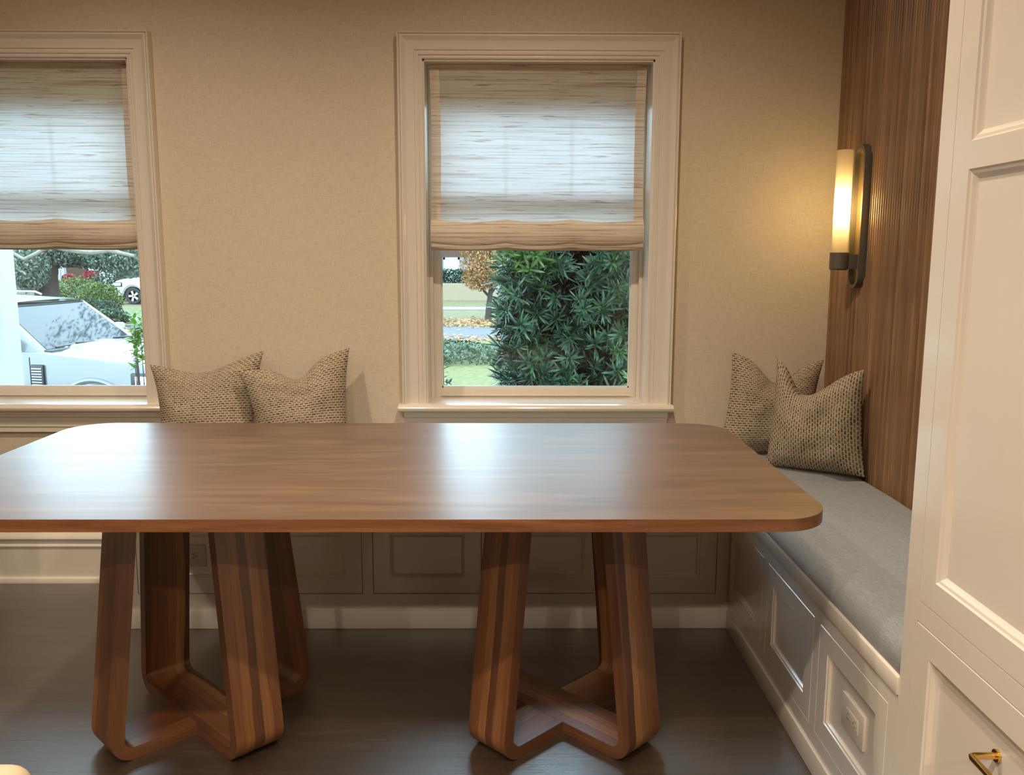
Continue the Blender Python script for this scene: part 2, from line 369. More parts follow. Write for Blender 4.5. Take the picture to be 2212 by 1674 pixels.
# ------------------------------------------------------------------ roman shades
def roman_shade(xc, wd, label, seed, cords):
    rnd = random.Random(seed)
    t = empty('roman_shade', (xc, W+.03, 1.98)); tag(t, label, 'shade', 'linen roman shades')
    ys = W+.040
    def P(x, y, z): return (x-xc, y-(W+.03), z-1.98)
    x0, x1 = xc-wd/2, xc+wd/2
    cx = [x0]+cords+[x1]
    def sag(x):
        for a, b in zip(cx[:-1], cx[1:]):
            if a-1e-6 <= x <= b+1e-6: u = (x-a)/(b-a); return -4*u*(1-u)*(.35+.65*min(1, (b-a)/.3))
        return 0
    def grid(name, xa, xb, za, zb, nx, nz, yoff, m, amp=1):
        V = []; F = []
        for j in range(nz+1):
            v = j/nz; z = za+(zb-za)*v
            k = max(0, 1-(z-1.425)/.55)
            for i in range(nx+1):
                x = xa+(xb-xa)*i/nx
                yy = ys+yoff+.0035*mnoise.noise(Vector((x*3, z*5, seed)))*amp+.006*math.sin((z-1.4)*16)*k*.5
                zz = z+sag(x)*.010*k*(1-v)**1.5
                xin = (x-xc)*(1-.012*math.sin(PI*min(1, max(0, (1.98-z)/.55))))
                V.append(P(xc+xin, yy, zz))
        for j in range(nz):
            for i in range(nx): a = j*(nx+1)+i; F.append((a, a+1, a+nx+2, a+nx+1))
        return mesh_obj(name, V, F, m, t, True)
    grid('fabric', x0, x1, 1.42, 1.995, 48, 60, 0, SHADE)
    grid('side_hem', x0, x0+.036, 1.42, 1.993, 4, 60, -.0022, HEM)
    grid('side_hem', x1-.036, x1, 1.42, 1.993, 4, 60, -.0022, HEM)
    def sweep(name, prof, m, sg, zofs=0, closed=True, inset=0):
        V = []; F = []; nx = 60; n = len(prof)
        for i in range(nx+1):
            x = x0+inset+(x1-x0-2*inset)*i/nx; s = sag(x)
            for dy, z in prof:
                V.append(P(x, ys+dy*(1+.06*mnoise.noise(Vector((x*6, z*9, seed+4)))), z+zofs+s*sg))
        for i in range(nx):
            for k in range(n if closed else n-1):
                a = i*n+k; b = i*n+(k+1) % n; F.append((a, b, b+n, a+n))
        if closed:
            F.append(tuple(range(n))[::-1]); F.append(tuple(nx*n+k for k in range(n)))
        o = mesh_obj(name, V, F, m, t, True)
        try: o.data.set_sharp_from_angle(angle=math.radians(50))
        except Exception: pass
        return o
    sweep('front_fold', [(.004, 1.432), (-.006, 1.430), (-.018, 1.422), (-.027, 1.405), (-.031, 1.385), (-.030, 1.365), (-.026, 1.350), (-.020, 1.340), (-.012, 1.338), (-.004, 1.345), (.004, 1.36)], HEM, .011)
    sweep('back_fold', [(.010, 1.385), (-.010, 1.38), (-.019, 1.36), (-.021, 1.338), (-.018, 1.326), (-.008, 1.322), (.006, 1.325), (.012, 1.34)], HEM, .009)
    sweep('bottom_fold', [(.020, 1.36), (.008, 1.355), (-.006, 1.345), (-.007, 1.325), (.000, 1.3155), (.012, 1.314), (.022, 1.322)], HEM, .002)
    box('headrail', P(x0+.003, W+.045, 1.965), P(x1-.003, W+.085, 1.999), PAINT, t)
    for c in cords: tube('cord', [P(c, ys+.012, 1.97), P(c, ys+.012, 1.40)], .0011, PAINT, t, 6)
    return t
roman_shade(.1205, .812, 'linen roman shade, half lowered, over the window facing the green hedge', 3, [.0, .25])
roman_shade(-1.8155, .846, 'linen roman shade, half lowered, over the window facing the silver car', 11, [-2.0, -1.71])

# ------------------------------------------------------------------ benches
def recessed_front(name, P, u0, u1, v0, v1, ins, parent, depth=.018, rec=.011, pmat=PAINT, ins_v=None):
    """frame (stiles and rails) with a recessed panel child. P(u, v, d): d is how far the point stands in front of the face plane"""
    iv = ins if ins_v is None else ins_v
    rings = [(0, 0, -depth), (0, 0, -.0015), (.0015, .0015, 0), (ins, iv, 0), (ins+.002, iv+.002, -.003), (ins+.006, iv+.006, -.004), (ins+.009, iv+.009, -rec+.002), (ins+.012, iv+.012, -rec)]
    bm = bmesh.new(); R = []
    for a, b, d in rings:
        R.append([bm.verts.new(P(u, v, d)) for u, v in ((u0+a, v0+b), (u1-a, v0+b), (u1-a, v1-b), (u0+a, v1-b))])
    for i in range(len(R)-1):
        for k in range(4): bm.faces.new((R[i][k], R[i][(k+1) % 4], R[i+1][(k+1) % 4], R[i+1][k]))
    o = bm_obj(name, bm, pmat, parent)
    bm = bmesh.new(); A = []
    a, b = ins+.011, iv+.011
    for d in (-rec-.006, -rec+.0002): A.append([bm.verts.new(P(u, v, d)) for u, v in ((u0+a, v0+b), (u1-a, v0+b), (u1-a, v1-b), (u0+a, v1-b))])
    for k in range(4): bm.faces.new((A[0][k], A[0][(k+1) % 4], A[1][(k+1) % 4], A[1][k]))
    bm.faces.new(A[1]); bm.faces.new(A[0][::-1])
    bm_obj('panel', bm, pmat, o)
    return o
ZB = .473
# back run
t = tag(empty('storage_bench', (0, 0, 0)), 'cream panelled bench base along the window wall under the long grey cushion', 'bench', 'banquette bench bases')
bd = [(-1.278, -.914), (-.874, -.499), (-.459, -.084), (-.045, .333), (.36, .735)]
box('carcass', (-1.307, B+.022, 0), (XW+.03, W, .44), PAINT, t)
Z0, Z1 = .127, .398
fr = [((-1.307, B, .0), (bd[0][0]-.002, B+.022, .432))]
for a, b in zip(bd[:-1], bd[1:]): fr.append(((a[1]+.002, B, Z0-.002), (b[0]-.002, B+.022, Z1+.002)))
fr.append(((bd[-1][1]+.002, B, .0), (XB+.01, B+.022, .432)))
fr.append(((bd[0][0]-.002, B, Z1+.002), (bd[-1][1]+.002, B+.022, .432))); fr.append(((bd[0][0]-.002, B, .0), (bd[-1][1]+.002, B+.022, Z0-.002)))
boxes('face_frame', fr, PAINT, t)
box('toe_board', (-1.311, B-.008, 0), (XB+.01, B+.001, .066), PAINT, t, bev=.002)
box('seat_board', (-1.312, B-.006, .434), (XW+.02, W, ZB), PAINT, t, bev=.003)
for a, b in bd: recessed_front('door', lambda u, v, d: (u, B-d, v), a, b, Z0, Z1, .058, t)
# right run
t = tag(empty('storage_bench', (0, 0, 0)), 'cream panelled bench base along the slatted wood wall, running up to the tall cabinet', 'bench', 'banquette bench bases')
Y0 = 1.605
rd = [(1.645, 2.027), (2.07, 2.457), (2.503, 2.872)]
z0, z1 = .111, .396
box('carcass', (XB+.022, Y0, 0), (XW+.03, B-.0085, .44), PAINT, t)
fr = [((XB, Y0, 0), (XB+.022, rd[0][0]-.002, .432)), ((XB, rd[-1][1]+.002, 0), (XB+.022, B-.0085, .432))]
for a, b in zip(rd[:-1], rd[1:]): fr.append(((XB, a[1]+.002, z0-.002), (XB+.022, b[0]-.002, z1+.002)))
fr += [((XB, rd[0][0]-.002, z1+.002), (XB+.022, rd[-1][1]+.002, .432)), ((XB, rd[0][0]-.002, 0), (XB+.022, rd[-1][1]+.002, z0-.002))]
boxes('face_frame', fr, PAINT, t)
box('toe_board', (XB-.006, Y0, 0), (XB+.001, B-.0085, .064), PAINT, t, bev=.002)
box('seat_board', (XB-.004, Y0, .434), (XW+.02, B-.0085, ZB), PAINT, t, bev=.003)
for a, b in rd: recessed_front('door', lambda u, v, d: (XB-d, u, v), a, b, z0, z1, .053, t)

def cushion(name, lo, hi, m, label, seed):
    nx, ny = max(8, int((hi[0]-lo[0])/.03)), max(8, int((hi[1]-lo[1])/.03))
    bm = bmesh.new(); r = .042
    bbox(bm, lo, hi)
    top = [e for e in bm.edges if all(v.co.z > (lo[2]+hi[2])/2 for v in e.verts)]
    oth = [e for e in bm.edges if e not in top]
    bmesh.ops.bevel(bm, geom=top, offset=r, segments=6, profile=.5, affect='EDGES')
    bot = [e for e in bm.edges if all(abs(v.co.z-lo[2]) < 1e-5 for v in e.verts)]
    bmesh.ops.bevel(bm, geom=bot, offset=.008, segments=2, profile=.5, affect='EDGES')
    bmesh.ops.subdivide_edges(bm, edges=[e for e in bm.edges if e.calc_length() > .1], cuts=10, use_grid_fill=True)
    for v in bm.verts:
        u = (v.co.x-lo[0])/(hi[0]-lo[0]); w_ = (v.co.y-lo[1])/(hi[1]-lo[1]); h = (v.co.z-lo[2])/(hi[2]-lo[2])
        if h > .5: v.co.z += .006*math.sin(PI*min(1, max(0, u)))*math.sin(PI*min(1, max(0, w_)))+.004*mnoise.noise(Vector((v.co.x*4, v.co.y*4, seed)))
    o = bm_obj(name, bm, m, None, auto=False)
    for p in o.data.polygons: p.use_smooth = True
    return tag(o, label, 'cushion', 'grey bench cushions')
cushion('seat_cushion', (-1.30, B-.022, ZB-.0005), (XW-.002, W-.003, .547), CUSH, 'long grey linen seat cushion on the bench under the windows', 1)
cushion('seat_cushion', (XB+.002, Y0+.002, ZB-.0005), (XW-.002, B-.023, .549), CUSH, 'grey linen seat cushion on the bench below the wall sconce', 2)

# outlets
def outlet(P, label, SLOTM):
    """P(u, v, d) maps plate coordinates (horizontal, vertical, outwards) to the world"""
    t = empty('electrical_outlet'); tag(t, label, 'outlet', 'outlets in the bench fronts')
    def pbox(name, u0, u1, v0, v1, d0, d1, m, par=t, bev=0.0):
        a, b = P(u0, v0, d0), P(u1, v1, d1)
        return box(name, [min(a[i], b[i]) for i in range(3)], [max(a[i], b[i]) for i in range(3)], m, par, bev)
    pbox('cover_plate', -.062, .062, -.040, .040, 0, .006, WHITEP, bev=.002)
    rc = pbox('receptacle', -.034, .034, -.0165, .0165, .004, .0075, WHITEP, bev=.001)
    for s in (-1, 1):
        for k in (-1, 1):
            pbox('slot', s*.019-.004 if k < 0 else s*.019-.0045, s*.019+.004, k*.0065-.0011, k*.0065+.0011, .0074, .0080, SLOTM, rc)
        pbox('ground_hole', s*.019+.007, s*.019+.0105, -.002, .002, .0074, .0080, SLOTM, rc)
    return t
outlet(lambda u, v, d: (XB+.0112-d, 1.822+u, .257+v), 'cream outlet plate set sideways in the bench front on the slatted wall side', plain('lit_slot', (.30, .26, .21), .6))  # slots coloured paler to stand for the light falling on this plate
outlet(lambda u, v, d: (-1.102+u, B+.0112-d, .262+v), 'cream outlet plate set sideways in the bench front under the windows', BLACK)

# ------------------------------------------------------------------ slatted panel on the right wall
t = tag(empty('slatted_wall_panel', (XW, 0, 0)), 'walnut slatted panel covering the wall behind the sconce', 'wall panel')
box('backing', (.012, 1.1, .47), (.036, W, CEIL), SLAT, t)
bm = bmesh.new()
pitch = .0172; pr = [(0, .016), (.0008, .010), (.004, .0035), (.0086, .0012), (.0132, .0035), (.0164, .010), (.0172, .016)]
A = [bm.verts.new((x-.0012, y, .47)) for y, x in pr]; C2 = [bm.verts.new((x-.0012, y, CEIL)) for y, x in pr]
for i in range(len(pr)-1): bm.faces.new((A[i], A[i+1], C2[i+1], C2[i]))
bm.faces.new(A); bm.faces.new(C2[::-1]); bm.faces.new((A[0], A[-1], C2[-1], C2[0]))
bmesh.ops.recalc_face_normals(bm, faces=bm.faces[:])
sme = bpy.data.meshes.new('slat'); bm.to_mesh(sme); bm.free(); sme.materials.append(SLAT)
for p in sme.polygons: p.use_smooth = True
sme.set_sharp_from_angle(angle=math.radians(55))
yy = W-pitch
while yy > 1.62:
    o = bpy.data.objects.new('slat', sme); COL.objects.link(o); o.parent = t; o.location = (0, yy, 0); yy -= pitch

# ------------------------------------------------------------------ tall cabinet
t = tag(empty('tall_cabinet', (0, 0, 0)), 'tall cream panelled cabinet with brass pull at the end of the bench', 'cabinet')
CY0, CY1 = .80, Y0-.001
box('carcass', (XB+.022, CY0, 0), (1.27, CY1, CEIL-.005), PAINT, t)
dy0, dy1 = .90, 1.551
boxes('face_frame', [((XB, dy1+.0018, 0), (XB+.0225, CY1, CEIL-.005)), ((XB, CY0, 0), (XB+.0225, dy0-.0018, CEIL-.005)), ((XB, dy0-.0018, .6165), (XB+.0225, dy1+.0018, .6555)),
    ((XB, dy0-.0018, 2.40), (XB+.0225, dy1+.0018, CEIL-.005)), ((XB, dy0-.0018, 0), (XB+.0225, dy1+.0018, .09))], PAINT, t)
PX = lambda u, v, d: (XB-d, u, v)
# upper door with two recessed panels
def two_panel_door(parent):
    ins = .055; zb, zm0, zm1, zt = .6575, 1.443, 1.489, 2.398
    bm = bmesh.new()
    def V(u, v, d): return bm.verts.new(PX(u, v, d))
    us = [dy0, dy0+ins, dy1-ins, dy1]; vs = [zb, zb+.053, zm0, zm1, zt-.055, zt]
    Gd = [[V(u, v, 0) for u in us] for v in vs]
    for j in range(5):
        for i in range(3):
            if i == 1 and j in (1, 3): continue
            bm.faces.new((Gd[j][i], Gd[j][i+1], Gd[j+1][i+1], Gd[j+1][i]))
    bk = [V(u, v, -.02) for u, v in ((dy0, zb), (dy1, zb), (dy1, zt), (dy0, zt))]
    bm.faces.new((Gd[0][0], Gd[0][1], Gd[0][2], Gd[0][3], bk[1], bk[0]))
    bm.faces.new((Gd[5][3], Gd[5][2], Gd[5][1], Gd[5][0], bk[3], bk[2]))
    bm.faces.new([Gd[j][3] for j in range(6)]+[bk[2], bk[1]]); bm.faces.new([Gd[j][0] for j in range(5, -1, -1)]+[bk[0], bk[3]])
    pans = []
    for j in (1, 3):
        u0, u1, v0, v1 = us[1], us[2], vs[j], vs[j+1]
        ring = [Gd[j][1], Gd[j][2], Gd[j+1][2], Gd[j+1][1]]
        for a, d in ((.003, -.003), (.008, -.0045), (.013, -.009), (.017, -.0115)):
            nr = [V(u, v, d) for u, v in ((u0+a, v0+a), (u1-a, v0+a), (u1-a, v1-a), (u0+a, v1-a))]
            for k in range(4): bm.faces.new((ring[k], ring[(k+1) % 4], nr[(k+1) % 4], nr[k]))
            ring = nr
        pans.append((u0+.016, u1-.016, v0+.016, v1-.016))
    d_ = bm_obj('door', bm, PAINT, parent)
    for (u0, u1, v0, v1) in pans: box('panel', (XB+.0113, u0, v0), (XB+.018, u1, v1), PAINT, d_)
    return d_
two_panel_door(t)
dr = recessed_front('drawer', PX, dy0, dy1, .094, .6145, .0525, t, rec=.0135)
bm = bmesh.new()
hy0, hy1, hz, hx = 1.285, 1.10, .503, XB+.0135
tube_bm(bm, [(hx, hy0, hz), (hx-.038, hy0, hz), (hx-.043, hy0-.002, hz), (hx-.045, hy0-.007, hz), (hx-.045, hy1+.007, hz), (hx-.043, hy1+.002, hz), (hx-.038, hy1, hz), (hx, hy1, hz)], .0056, 14)
for yy in (hy0, hy1): tube_bm(bm, [(hx+.001, yy, hz), (hx-.005, yy, hz)], .0105, 18)
h = bm_obj('pull_handle', bm, BRASS, dr, auto=True); tag(h, 'polished brass bar pull')

# ------------------------------------------------------------------ sconce
t = tag(empty('wall_sconce', (XW, 3.06, 1.43)), 'lit wall sconce with frosted glass tube on the slatted panel', 'wall lamp')
def stadium(hw, hh, n=14):
    p = []
    for k in range(n+1): a = PI*k/n; p.append((hw*math.cos(a), hh-hw+hw*math.sin(a)))
    for k in range(n+1): a = PI+PI*k/n; p.append((hw*math.cos(a), -hh+hw+hw*math.sin(a)))
    return p
def ring(name, outer, inner, x0, x1, m, parent):
    bm = bmesh.new(); L = []
    for poly, x in ((outer, x0), (outer, x1), (inner, x1), (inner, x0)): L.append([bm.verts.new((x, a, b)) for a, b in poly])
    n = len(outer)
    for i in range(4):
        for k in range(n): bm.faces.new((L[i][k], L[i][(k+1) % n], L[(i+1) % 4][(k+1) % n], L[(i+1) % 4][k]))
    return bm_obj(name, bm, m, parent, auto=True)
ring('back_frame', stadium(.046, .246), stadium(.035, .235), -.022, .004, BRONZE, t)
prism('back_plate', stadium(.036, .236), 'x', -.006, .003, plain('warm_bronze', (.62, .44, .20), .35, .8), t)
TX, TZ = -.072, -.123
lathe('cup', [(0, -.060), (.027, -.060), (.032, -.055), (.0325, 0), (.0285, .001), (.0285, -.004), (0, -.004)], BRONZE, t, 36, (TX, 0, TZ))
prism('arm', [(-.02, -.055), (.02, -.055), (.02, -.006), (-.02, -.006)], 'x', TX, -.004, BRONZE, t).location = (0, 0, TZ)
def make_opal():
    m, nt, b = NT('opal_glass'); nt.nodes.remove(b); out = nt.nodes['Material Output']
    df = node(nt, 'ShaderNodeBsdfDiffuse'); df.inputs[0].default_value = (.83, .76, .62, 1)
    tr = node(nt, 'ShaderNodeBsdfTranslucent'); tr.inputs[0].default_value = (1, .93, .78, 1)
    tp = node(nt, 'ShaderNodeBsdfTransparent'); tp.inputs[0].default_value = (1, .95, .82, 1)
    m1 = node(nt, 'ShaderNodeMixShader'); m1.inputs[0].default_value = .5
    m2 = node(nt, 'ShaderNodeMixShader'); m2.inputs[0].default_value = .62
    nt.links.new(df.outputs[0], m1.inputs[1]); nt.links.new(tr.outputs[0], m1.inputs[2])
    nt.links.new(m1.outputs[0], m2.inputs[1]); nt.links.new(tp.outputs[0], m2.inputs[2])
    nt.links.new(m2.outputs[0], out.inputs[0]); return m
lathe('glass_tube', [(.0275, -.002), (.0275, .346), (.0268, .348), (.0245, .348), (.0245, 0)], make_opal(), t, 36, (TX, 0, TZ))
lathe('bulb', [(.001, .105), (.013, .108), (.020, .118), (.0215, .13), (.0215, .185), (.018, .196), (.001, .2)], emis('lamp_filament', (1, .76, .38), 85), t, 24, (TX, 0, TZ))

# ------------------------------------------------------------------ table
TX0, TX1, TY0, TY1, TZ1 = -1.391, .705, 1.755, 2.802, .75
t = tag(empty('dining_table', ((TX0+TX1)/2, (TY0+TY1)/2, 0)), 'long walnut dining table with rounded corners on two splayed cross pedestals', 'table')
hx_, hy_, R = (TX1-TX0)/2, (TY1-TY0)/2, .125
poly = []
for cx_, cy_, a0 in ((hx_-R, hy_-R, 0), (-hx_+R, hy_-R, 90), (-hx_+R, -hy_+R, 180), (hx_-R, -hy_+R, 270)):
    for k in range(13): a = math.radians(a0+90*k/12); poly.append((cx_+R*math.cos(a), cy_+R*math.sin(a)))
tt = prism('tabletop', poly, 'z', .7225, TZ1, TABLE, t, bev=.0022)
tt.data.materials.append(EDGEW)
for p in tt.data.polygons:
    if abs(p.normal.z) < .3: p.material_index = 1
def uslab(cx_, cy_, ang, base):
    """bent slab: leg, rounded corner, foot across the floor, rounded corner, leg. Sides splay outwards downwards"""
    w_, th = .135, .033
    ro, sl, zt, rr = .300, .120, .7235, .058
    side = []
    # outer path (r,z) from top to the floor on +r side
    dirv = Vector((sl, -1)).normalized()
    c = Vector((ro, base)); top = Vector((ro-sl*(zt-base), zt))
    # fillet between line top->c and floor c->(-ro)
    angc = math.acos(max(-1, min(1, (top-c).normalized().dot(Vector((-1, 0))))))
    def fil(corner, rad, n=8):
        d1 = (Vector((ro-sl*.6, .6))-Vector((ro, 0))).normalized(); d2 = Vector((-1, 0))
        tl = rad/math.tan(angc/2); p1 = corner+d1*tl; p2 = corner+d2*tl
        cen = corner+(d1+d2).normalized()*(rad/math.sin(angc/2))
        a1 = math.atan2(p1.y-cen.y, p1.x-cen.x); a2 = math.atan2(p2.y-cen.y, p2.x-cen.x)
        while a2 > a1: a2 -= 2*PI
        return [cen+Vector((math.cos(a1+(a2-a1)*k/n), math.sin(a1+(a2-a1)*k/n)))*rad for k in range(n+1)]
    outer = [top]+fil(c, rr)
    ci = Vector((ro-th*1.02-sl*th, base+th)); topi = Vector((top.x-th*1.0, zt))
    inner = [topi]+fil(ci, rr-th)
    full_o = outer+[Vector((-p.x, p.y)) for p in reversed(outer)]
    full_i = inner+[Vector((-p.x, p.y)) for p in reversed(inner)]
    bm = bmesh.new(); uvl = bm.loops.layers.uv.new('UVMap'); V = {}
    n = len(full_o); s = [0]
    for a, b in zip(full_o[:-1], full_o[1:]): s.append(s[-1]+(b-a).length)
    ring_ = []
    for i in range(n):
        o_, i_ = full_o[i], full_i[i]
        ring_.append([bm.verts.new((o_.x, -w_/2, o_.y)), bm.verts.new((o_.x, w_/2, o_.y)), bm.verts.new((i_.x, w_/2, i_.y)), bm.verts.new((i_.x, -w_/2, i_.y))])
    vv = [0, w_, w_+th, 2*w_+th, 2*w_+2*th]
    for i in range(n-1):
        for k in range(4):
            f = bm.faces.new((ring_[i][k], ring_[i][(k+1) % 4], ring_[i+1][(k+1) % 4], ring_[i+1][k]))
            for lp, (su, sv) in zip(f.loops, ((s[i], vv[k]), (s[i], vv[k+1]), (s[i+1], vv[k+1]), (s[i+1], vv[k]))): lp[uvl].uv = (su, sv)
    bm.faces.new(ring_[0][::-1]); bm.faces.new(ring_[-1])
    es = [e for e in bm.edges if len(e.link_faces) == 2 and e.calc_face_angle(0) > 1.2]
    bmesh.ops.bevel(bm, geom=es, offset=.0025, segments=2, profile=.5, affect='EDGES')
    o = bm_obj('pedestal_slab', bm, LEG, t, auto=True)
    o.location = (cx_-t.location.x, cy_-t.location.y, 0); o.rotation_euler = (0, 0, math.radians(ang))
    return o
for pcx in (.157, -.843):
    uslab(pcx, 2.305, 45, 0.0); uslab(pcx, 2.305, -45, 0.0006)
    box('mounting_plate', (pcx-.2-t.location.x, 2.105-t.location.y, .7165), (pcx+.2-t.location.x, 2.505-t.location.y, .7228), DARKW, t)
for bx_ in (-.165, .452):
    o = lathe('underside_bolt', [(0, -.007), (.007, -.0065), (.012, -.003), (.013, .002)], DARKW, t, 20); o.location = (bx_-t.location.x, 1.80-t.location.y, .7225)

# ------------------------------------------------------------------ pillows
def pillow(TL, TR, BR, BL, th, chop, chop_s, chopw, m, label, seed, nrm_sign=1, bow=.05, chopw2=None):
    TL, TR, BR, BL = map(Vector, (TL, TR, BR, BL))
    n = 36
    nrm = ((TR-BL).cross(TL-BR)).normalized()*nrm_sign      # towards the room
    if nrm.y > 0: nrm = -nrm
    c = (TL+TR+BR+BL)/4
    wd = ((TR-TL).length+(BR-BL).length)/2; ht = ((TL-BL).length+(TR-BR).length)/2
    up = ((TL+TR)-(BL+BR)).normalized(); rt = ((TR+BR)-(TL+BL)).normalized()
    bm = bmesh.new(); uvl = bm.loops.layers.uv.new('UVMap')
    def pt(s, v, side):
        a, b = (s+1)/2, (v+1)/2
        p = (BL*(1-a)+BR*a)*(1-b)+(TL*(1-a)+TR*a)*b
        # edges bow inwards between corners
        p -= rt*s*abs(s)*bow*wd*(1-v*v)*.9
        p -= up*v*abs(v)*bow*ht*(1-s*s)*(1.0 if v > 0 else .35)
        # chop in the top edge
        if v > -.2:
            g = math.exp(-((s-chop_s)/(chopw if s < chop_s or not chopw2 else chopw2))**2)
            k = ((v+.2)/1.2)
            p -= up*chop*g*k**2.2
        prof = (max(0, 1-abs(s)**2.6)**.62)*(max(0, 1-abs(v)**2.6)**.62)
        dent = 1-.42*math.exp(-((s-chop_s)/(chopw*.75))**2)*max(0, v+.1)
        d = th*prof*dent*(1 if side > 0 else .8)
        wr = .010*mnoise.noise(Vector((s*2.3, v*2.3, seed)))+.004*mnoise.noise(Vector((s*6, v*6, seed+9)))
        return p+nrm*side*(d+wr*prof*1.3)
    grids = {}
    for side in (1, -1):
        g = {}
        for i in range(n+1):
            for j in range(n+1):
                # denser towards the rim
                s = math.sin((i/n-.5)*PI); v = math.sin((j/n-.5)*PI)
                if side == -1 and (i in (0, n) or j in (0, n)): g[i, j] = grids[1][i, j]; continue
                g[i, j] = bm.verts.new(pt(s, v, side))
        grids[side] = g
        for i in range(n):
            for j in range(n):
                q = [(i, j), (i+1, j), (i+1, j+1), (i, j+1)]
                if side < 0: q = q[::-1]
                f = bm.faces.new([g[k] for k in q])
                for lp, (ii, jj) in zip(f.loops, q):
                    lp[uvl].uv = (math.sin((ii/n-.5)*PI)*wd/2, math.sin((jj/n-.5)*PI)*ht/2)
    # piping-like seam
    o = bm_obj('throw_pillow', bm, m, None, smooth=True)
    return tag(o, label, 'pillow', 'woven throw pillows on the bench')
pillow((-1.325, 3.215, .892), (-.915, 3.275, .937), (-.925, 3.150, .552), (-1.285, 3.150, .552), .075, .035, -.1, .55, WEAVE, 'woven brown and cream throw pillow under the car-side window, partly behind another pillow', 1, bow=.06)
pillow((-.972, 3.13, .880), (-.592, 3.275, .950), (-.572, 3.13, .552), (-.885, 3.08, .556), .078, .060, .0, .32, WEAVE, 'woven brown and cream throw pillow leaning between the two windows, in front of its neighbour', 2, bow=.05)
pillow((.862, 3.275, .932), (1.192, 3.215, .912), (1.16, 3.215, .552), (.800, 3.205, .552), .062, .085, .05, .45, WEAVE, 'woven brown and cream throw pillow leaning on the plain wall in the bench corner', 3, bow=.05)
pillow((.968, 3.065, .938), (1.205, 2.88, .925), (1.215, 2.845, .556), (.935, 3.035, .552), .085, .115, -.36, .34, WEAVE2, 'woven throw pillow with turned weave propped against the slatted panel in the bench corner', 4, bow=.03, chopw2=.8)

# ------------------------------------------------------------------ chairs at the edge of the view
t = tag(empty('upholstered_chair', (-.664, .926, 0)), 'cream upholstered chair drawn up to the table', 'chair')
box('seat', (-.24, -.21, .38), (.24, .30, .48), LEATHER, t, bev=.03, seg=4)
box('backrest', (-.243, -.30, .36), (.243, -.195, .85), LEATHER, t, bev=.022, seg=5)
for sx in (-1, 1):
    for sy in (-.26, .26): tube('leg', [(sx*.2, sy, .39), (sx*.215, sy*1.05, 0)], [.02, .013], DARKW, t, 12)
t = tag(empty('side_chair', (-2.185, 2.93, 0)), 'dark wooden side chair standing by the moulded baseboard', 'chair')
box('seat', (-.2, -.2, .42), (.2, .2, .46), DARKW, t, bev=.01)
for sx in (-1, 1):
    for sy in (-1, 1):
        prism('leg', [(sx*.17-.02, .43), (sx*.17+.02, .43), (sx*.235+.017, 0), (sx*.235-.017, 0)], 'y', sy*.2-.02 + (.0 if sy < 0 else 0), sy*.2+.02, DARKW, t)
prism('backrest', [(-.19, .62), (.19, .62), (.19, .84), (-.19, .84)], 'y', -.2, -.18, DARKW, t)
for sx in (-1, 1): box('back_post', (sx*.17-.016, -.205, .44), (sx*.17+.016, -.175, .86), DARKW, t)

# added unseen dark cabinets behind the viewer to darken the pane reflections
for k in range(4):
    x0_ = -3.0+k*.95
    t = tag(empty('added_reflection_cabinet', (x0_, YF+.03, 0)), 'added unseen dark walnut cabinet that darkens the pane reflections', 'cabinet', 'added cabinets darkening the pane reflections')
    box('carcass', (0, 0, 0), (.945, .58, 2.4), DARKW, t)
    for d_ in range(2):
        dd = recessed_front('door', lambda u, v, d: (u, .60+d, v), .005+d_*.47, .47+d_*.47, .1, 2.38, .07, t, pmat=DARKW)
        box('handle', ((.44 if d_ == 0 else .49), .60, 1.0), ((.452 if d_ == 0 else .502), .635, 1.3), BRASS, dd, bev=.003)

# recessed ceiling lights
for i, (x, y, e, half) in enumerate(DOWNLIGHTS):
    t = tag(empty('recessed_light', (x, y, CEIL)), 'round recessed ceiling downlight with cream trim ring', 'ceiling light', 'recessed ceiling downlights')
    lathe('trim_ring', [(.05, -.001), (.052, -.006), (.075, -.004), (.078, 0)], PAINT, t, 28)
    lathe('lens', [(0, -.0015), (.05, -.0015)], emis('downlight_lens', (1, .85, .62), 2.0), t, 28)

# ================================================================== OUTDOORS
G = -1.02
def leafmat(name, cols, rough=.45, trans=.25):
    m, nt, b = NT(name); cols = [tuple(x*.31 for x in c_) for c_ in cols]
    at_ = node(nt, 'ShaderNodeNewGeometry')
    v = noise(nt, coords(nt, (1, 1, 1)), 6, 2)
    mx = node(nt, 'ShaderNodeMath', operation='ADD'); mx.inputs[1].default_value = 0
    r_ = at_.outputs['Random Per Island']
    nt.links.new(r_, mx.inputs[0])
    n = len(cols)
    c = ramp(nt, mx.outputs[0], [(i/(n-1), c_) for i, c_ in enumerate(cols)])
    nt.links.new(c, b.inputs['Base Color']); b.inputs['Roughness'].default_value = rough
    out = nt.nodes['Material Output']
    tr = node(nt, 'ShaderNodeBsdfTranslucent'); nt.links.new(c, tr.inputs[0])
    ms = node(nt, 'ShaderNodeMixShader'); ms.inputs[0].default_value = trans
    nt.links.new(b.outputs[0], ms.inputs[1]); nt.links.new(tr.outputs[0], ms.inputs[2]); nt.links.new(ms.outputs[0], out.inputs[0])
    return m
POD = leafmat('podocarpus_leaf', [(.03, .09, .05), (.06, .16, .085), (.11, .26, .13), (.18, .36, .15)], .35)
POD2 = leafmat('podocarpus_shaded_leaf', [(.012, .035, .02), (.025, .075, .04), (.045, .11, .055)], .4)  # darker leaf copy; shade inside the hedge is put into its colour
PODB = leafmat('podocarpus_new_growth', [(.10, .26, .05), (.18, .38, .07), (.24, .46, .09)], .4)
OAK = leafmat('live_oak_leaf', [(.12, .20, .14), (.24, .36, .25), (.42, .56, .42), (.72, .84, .68)], .45)
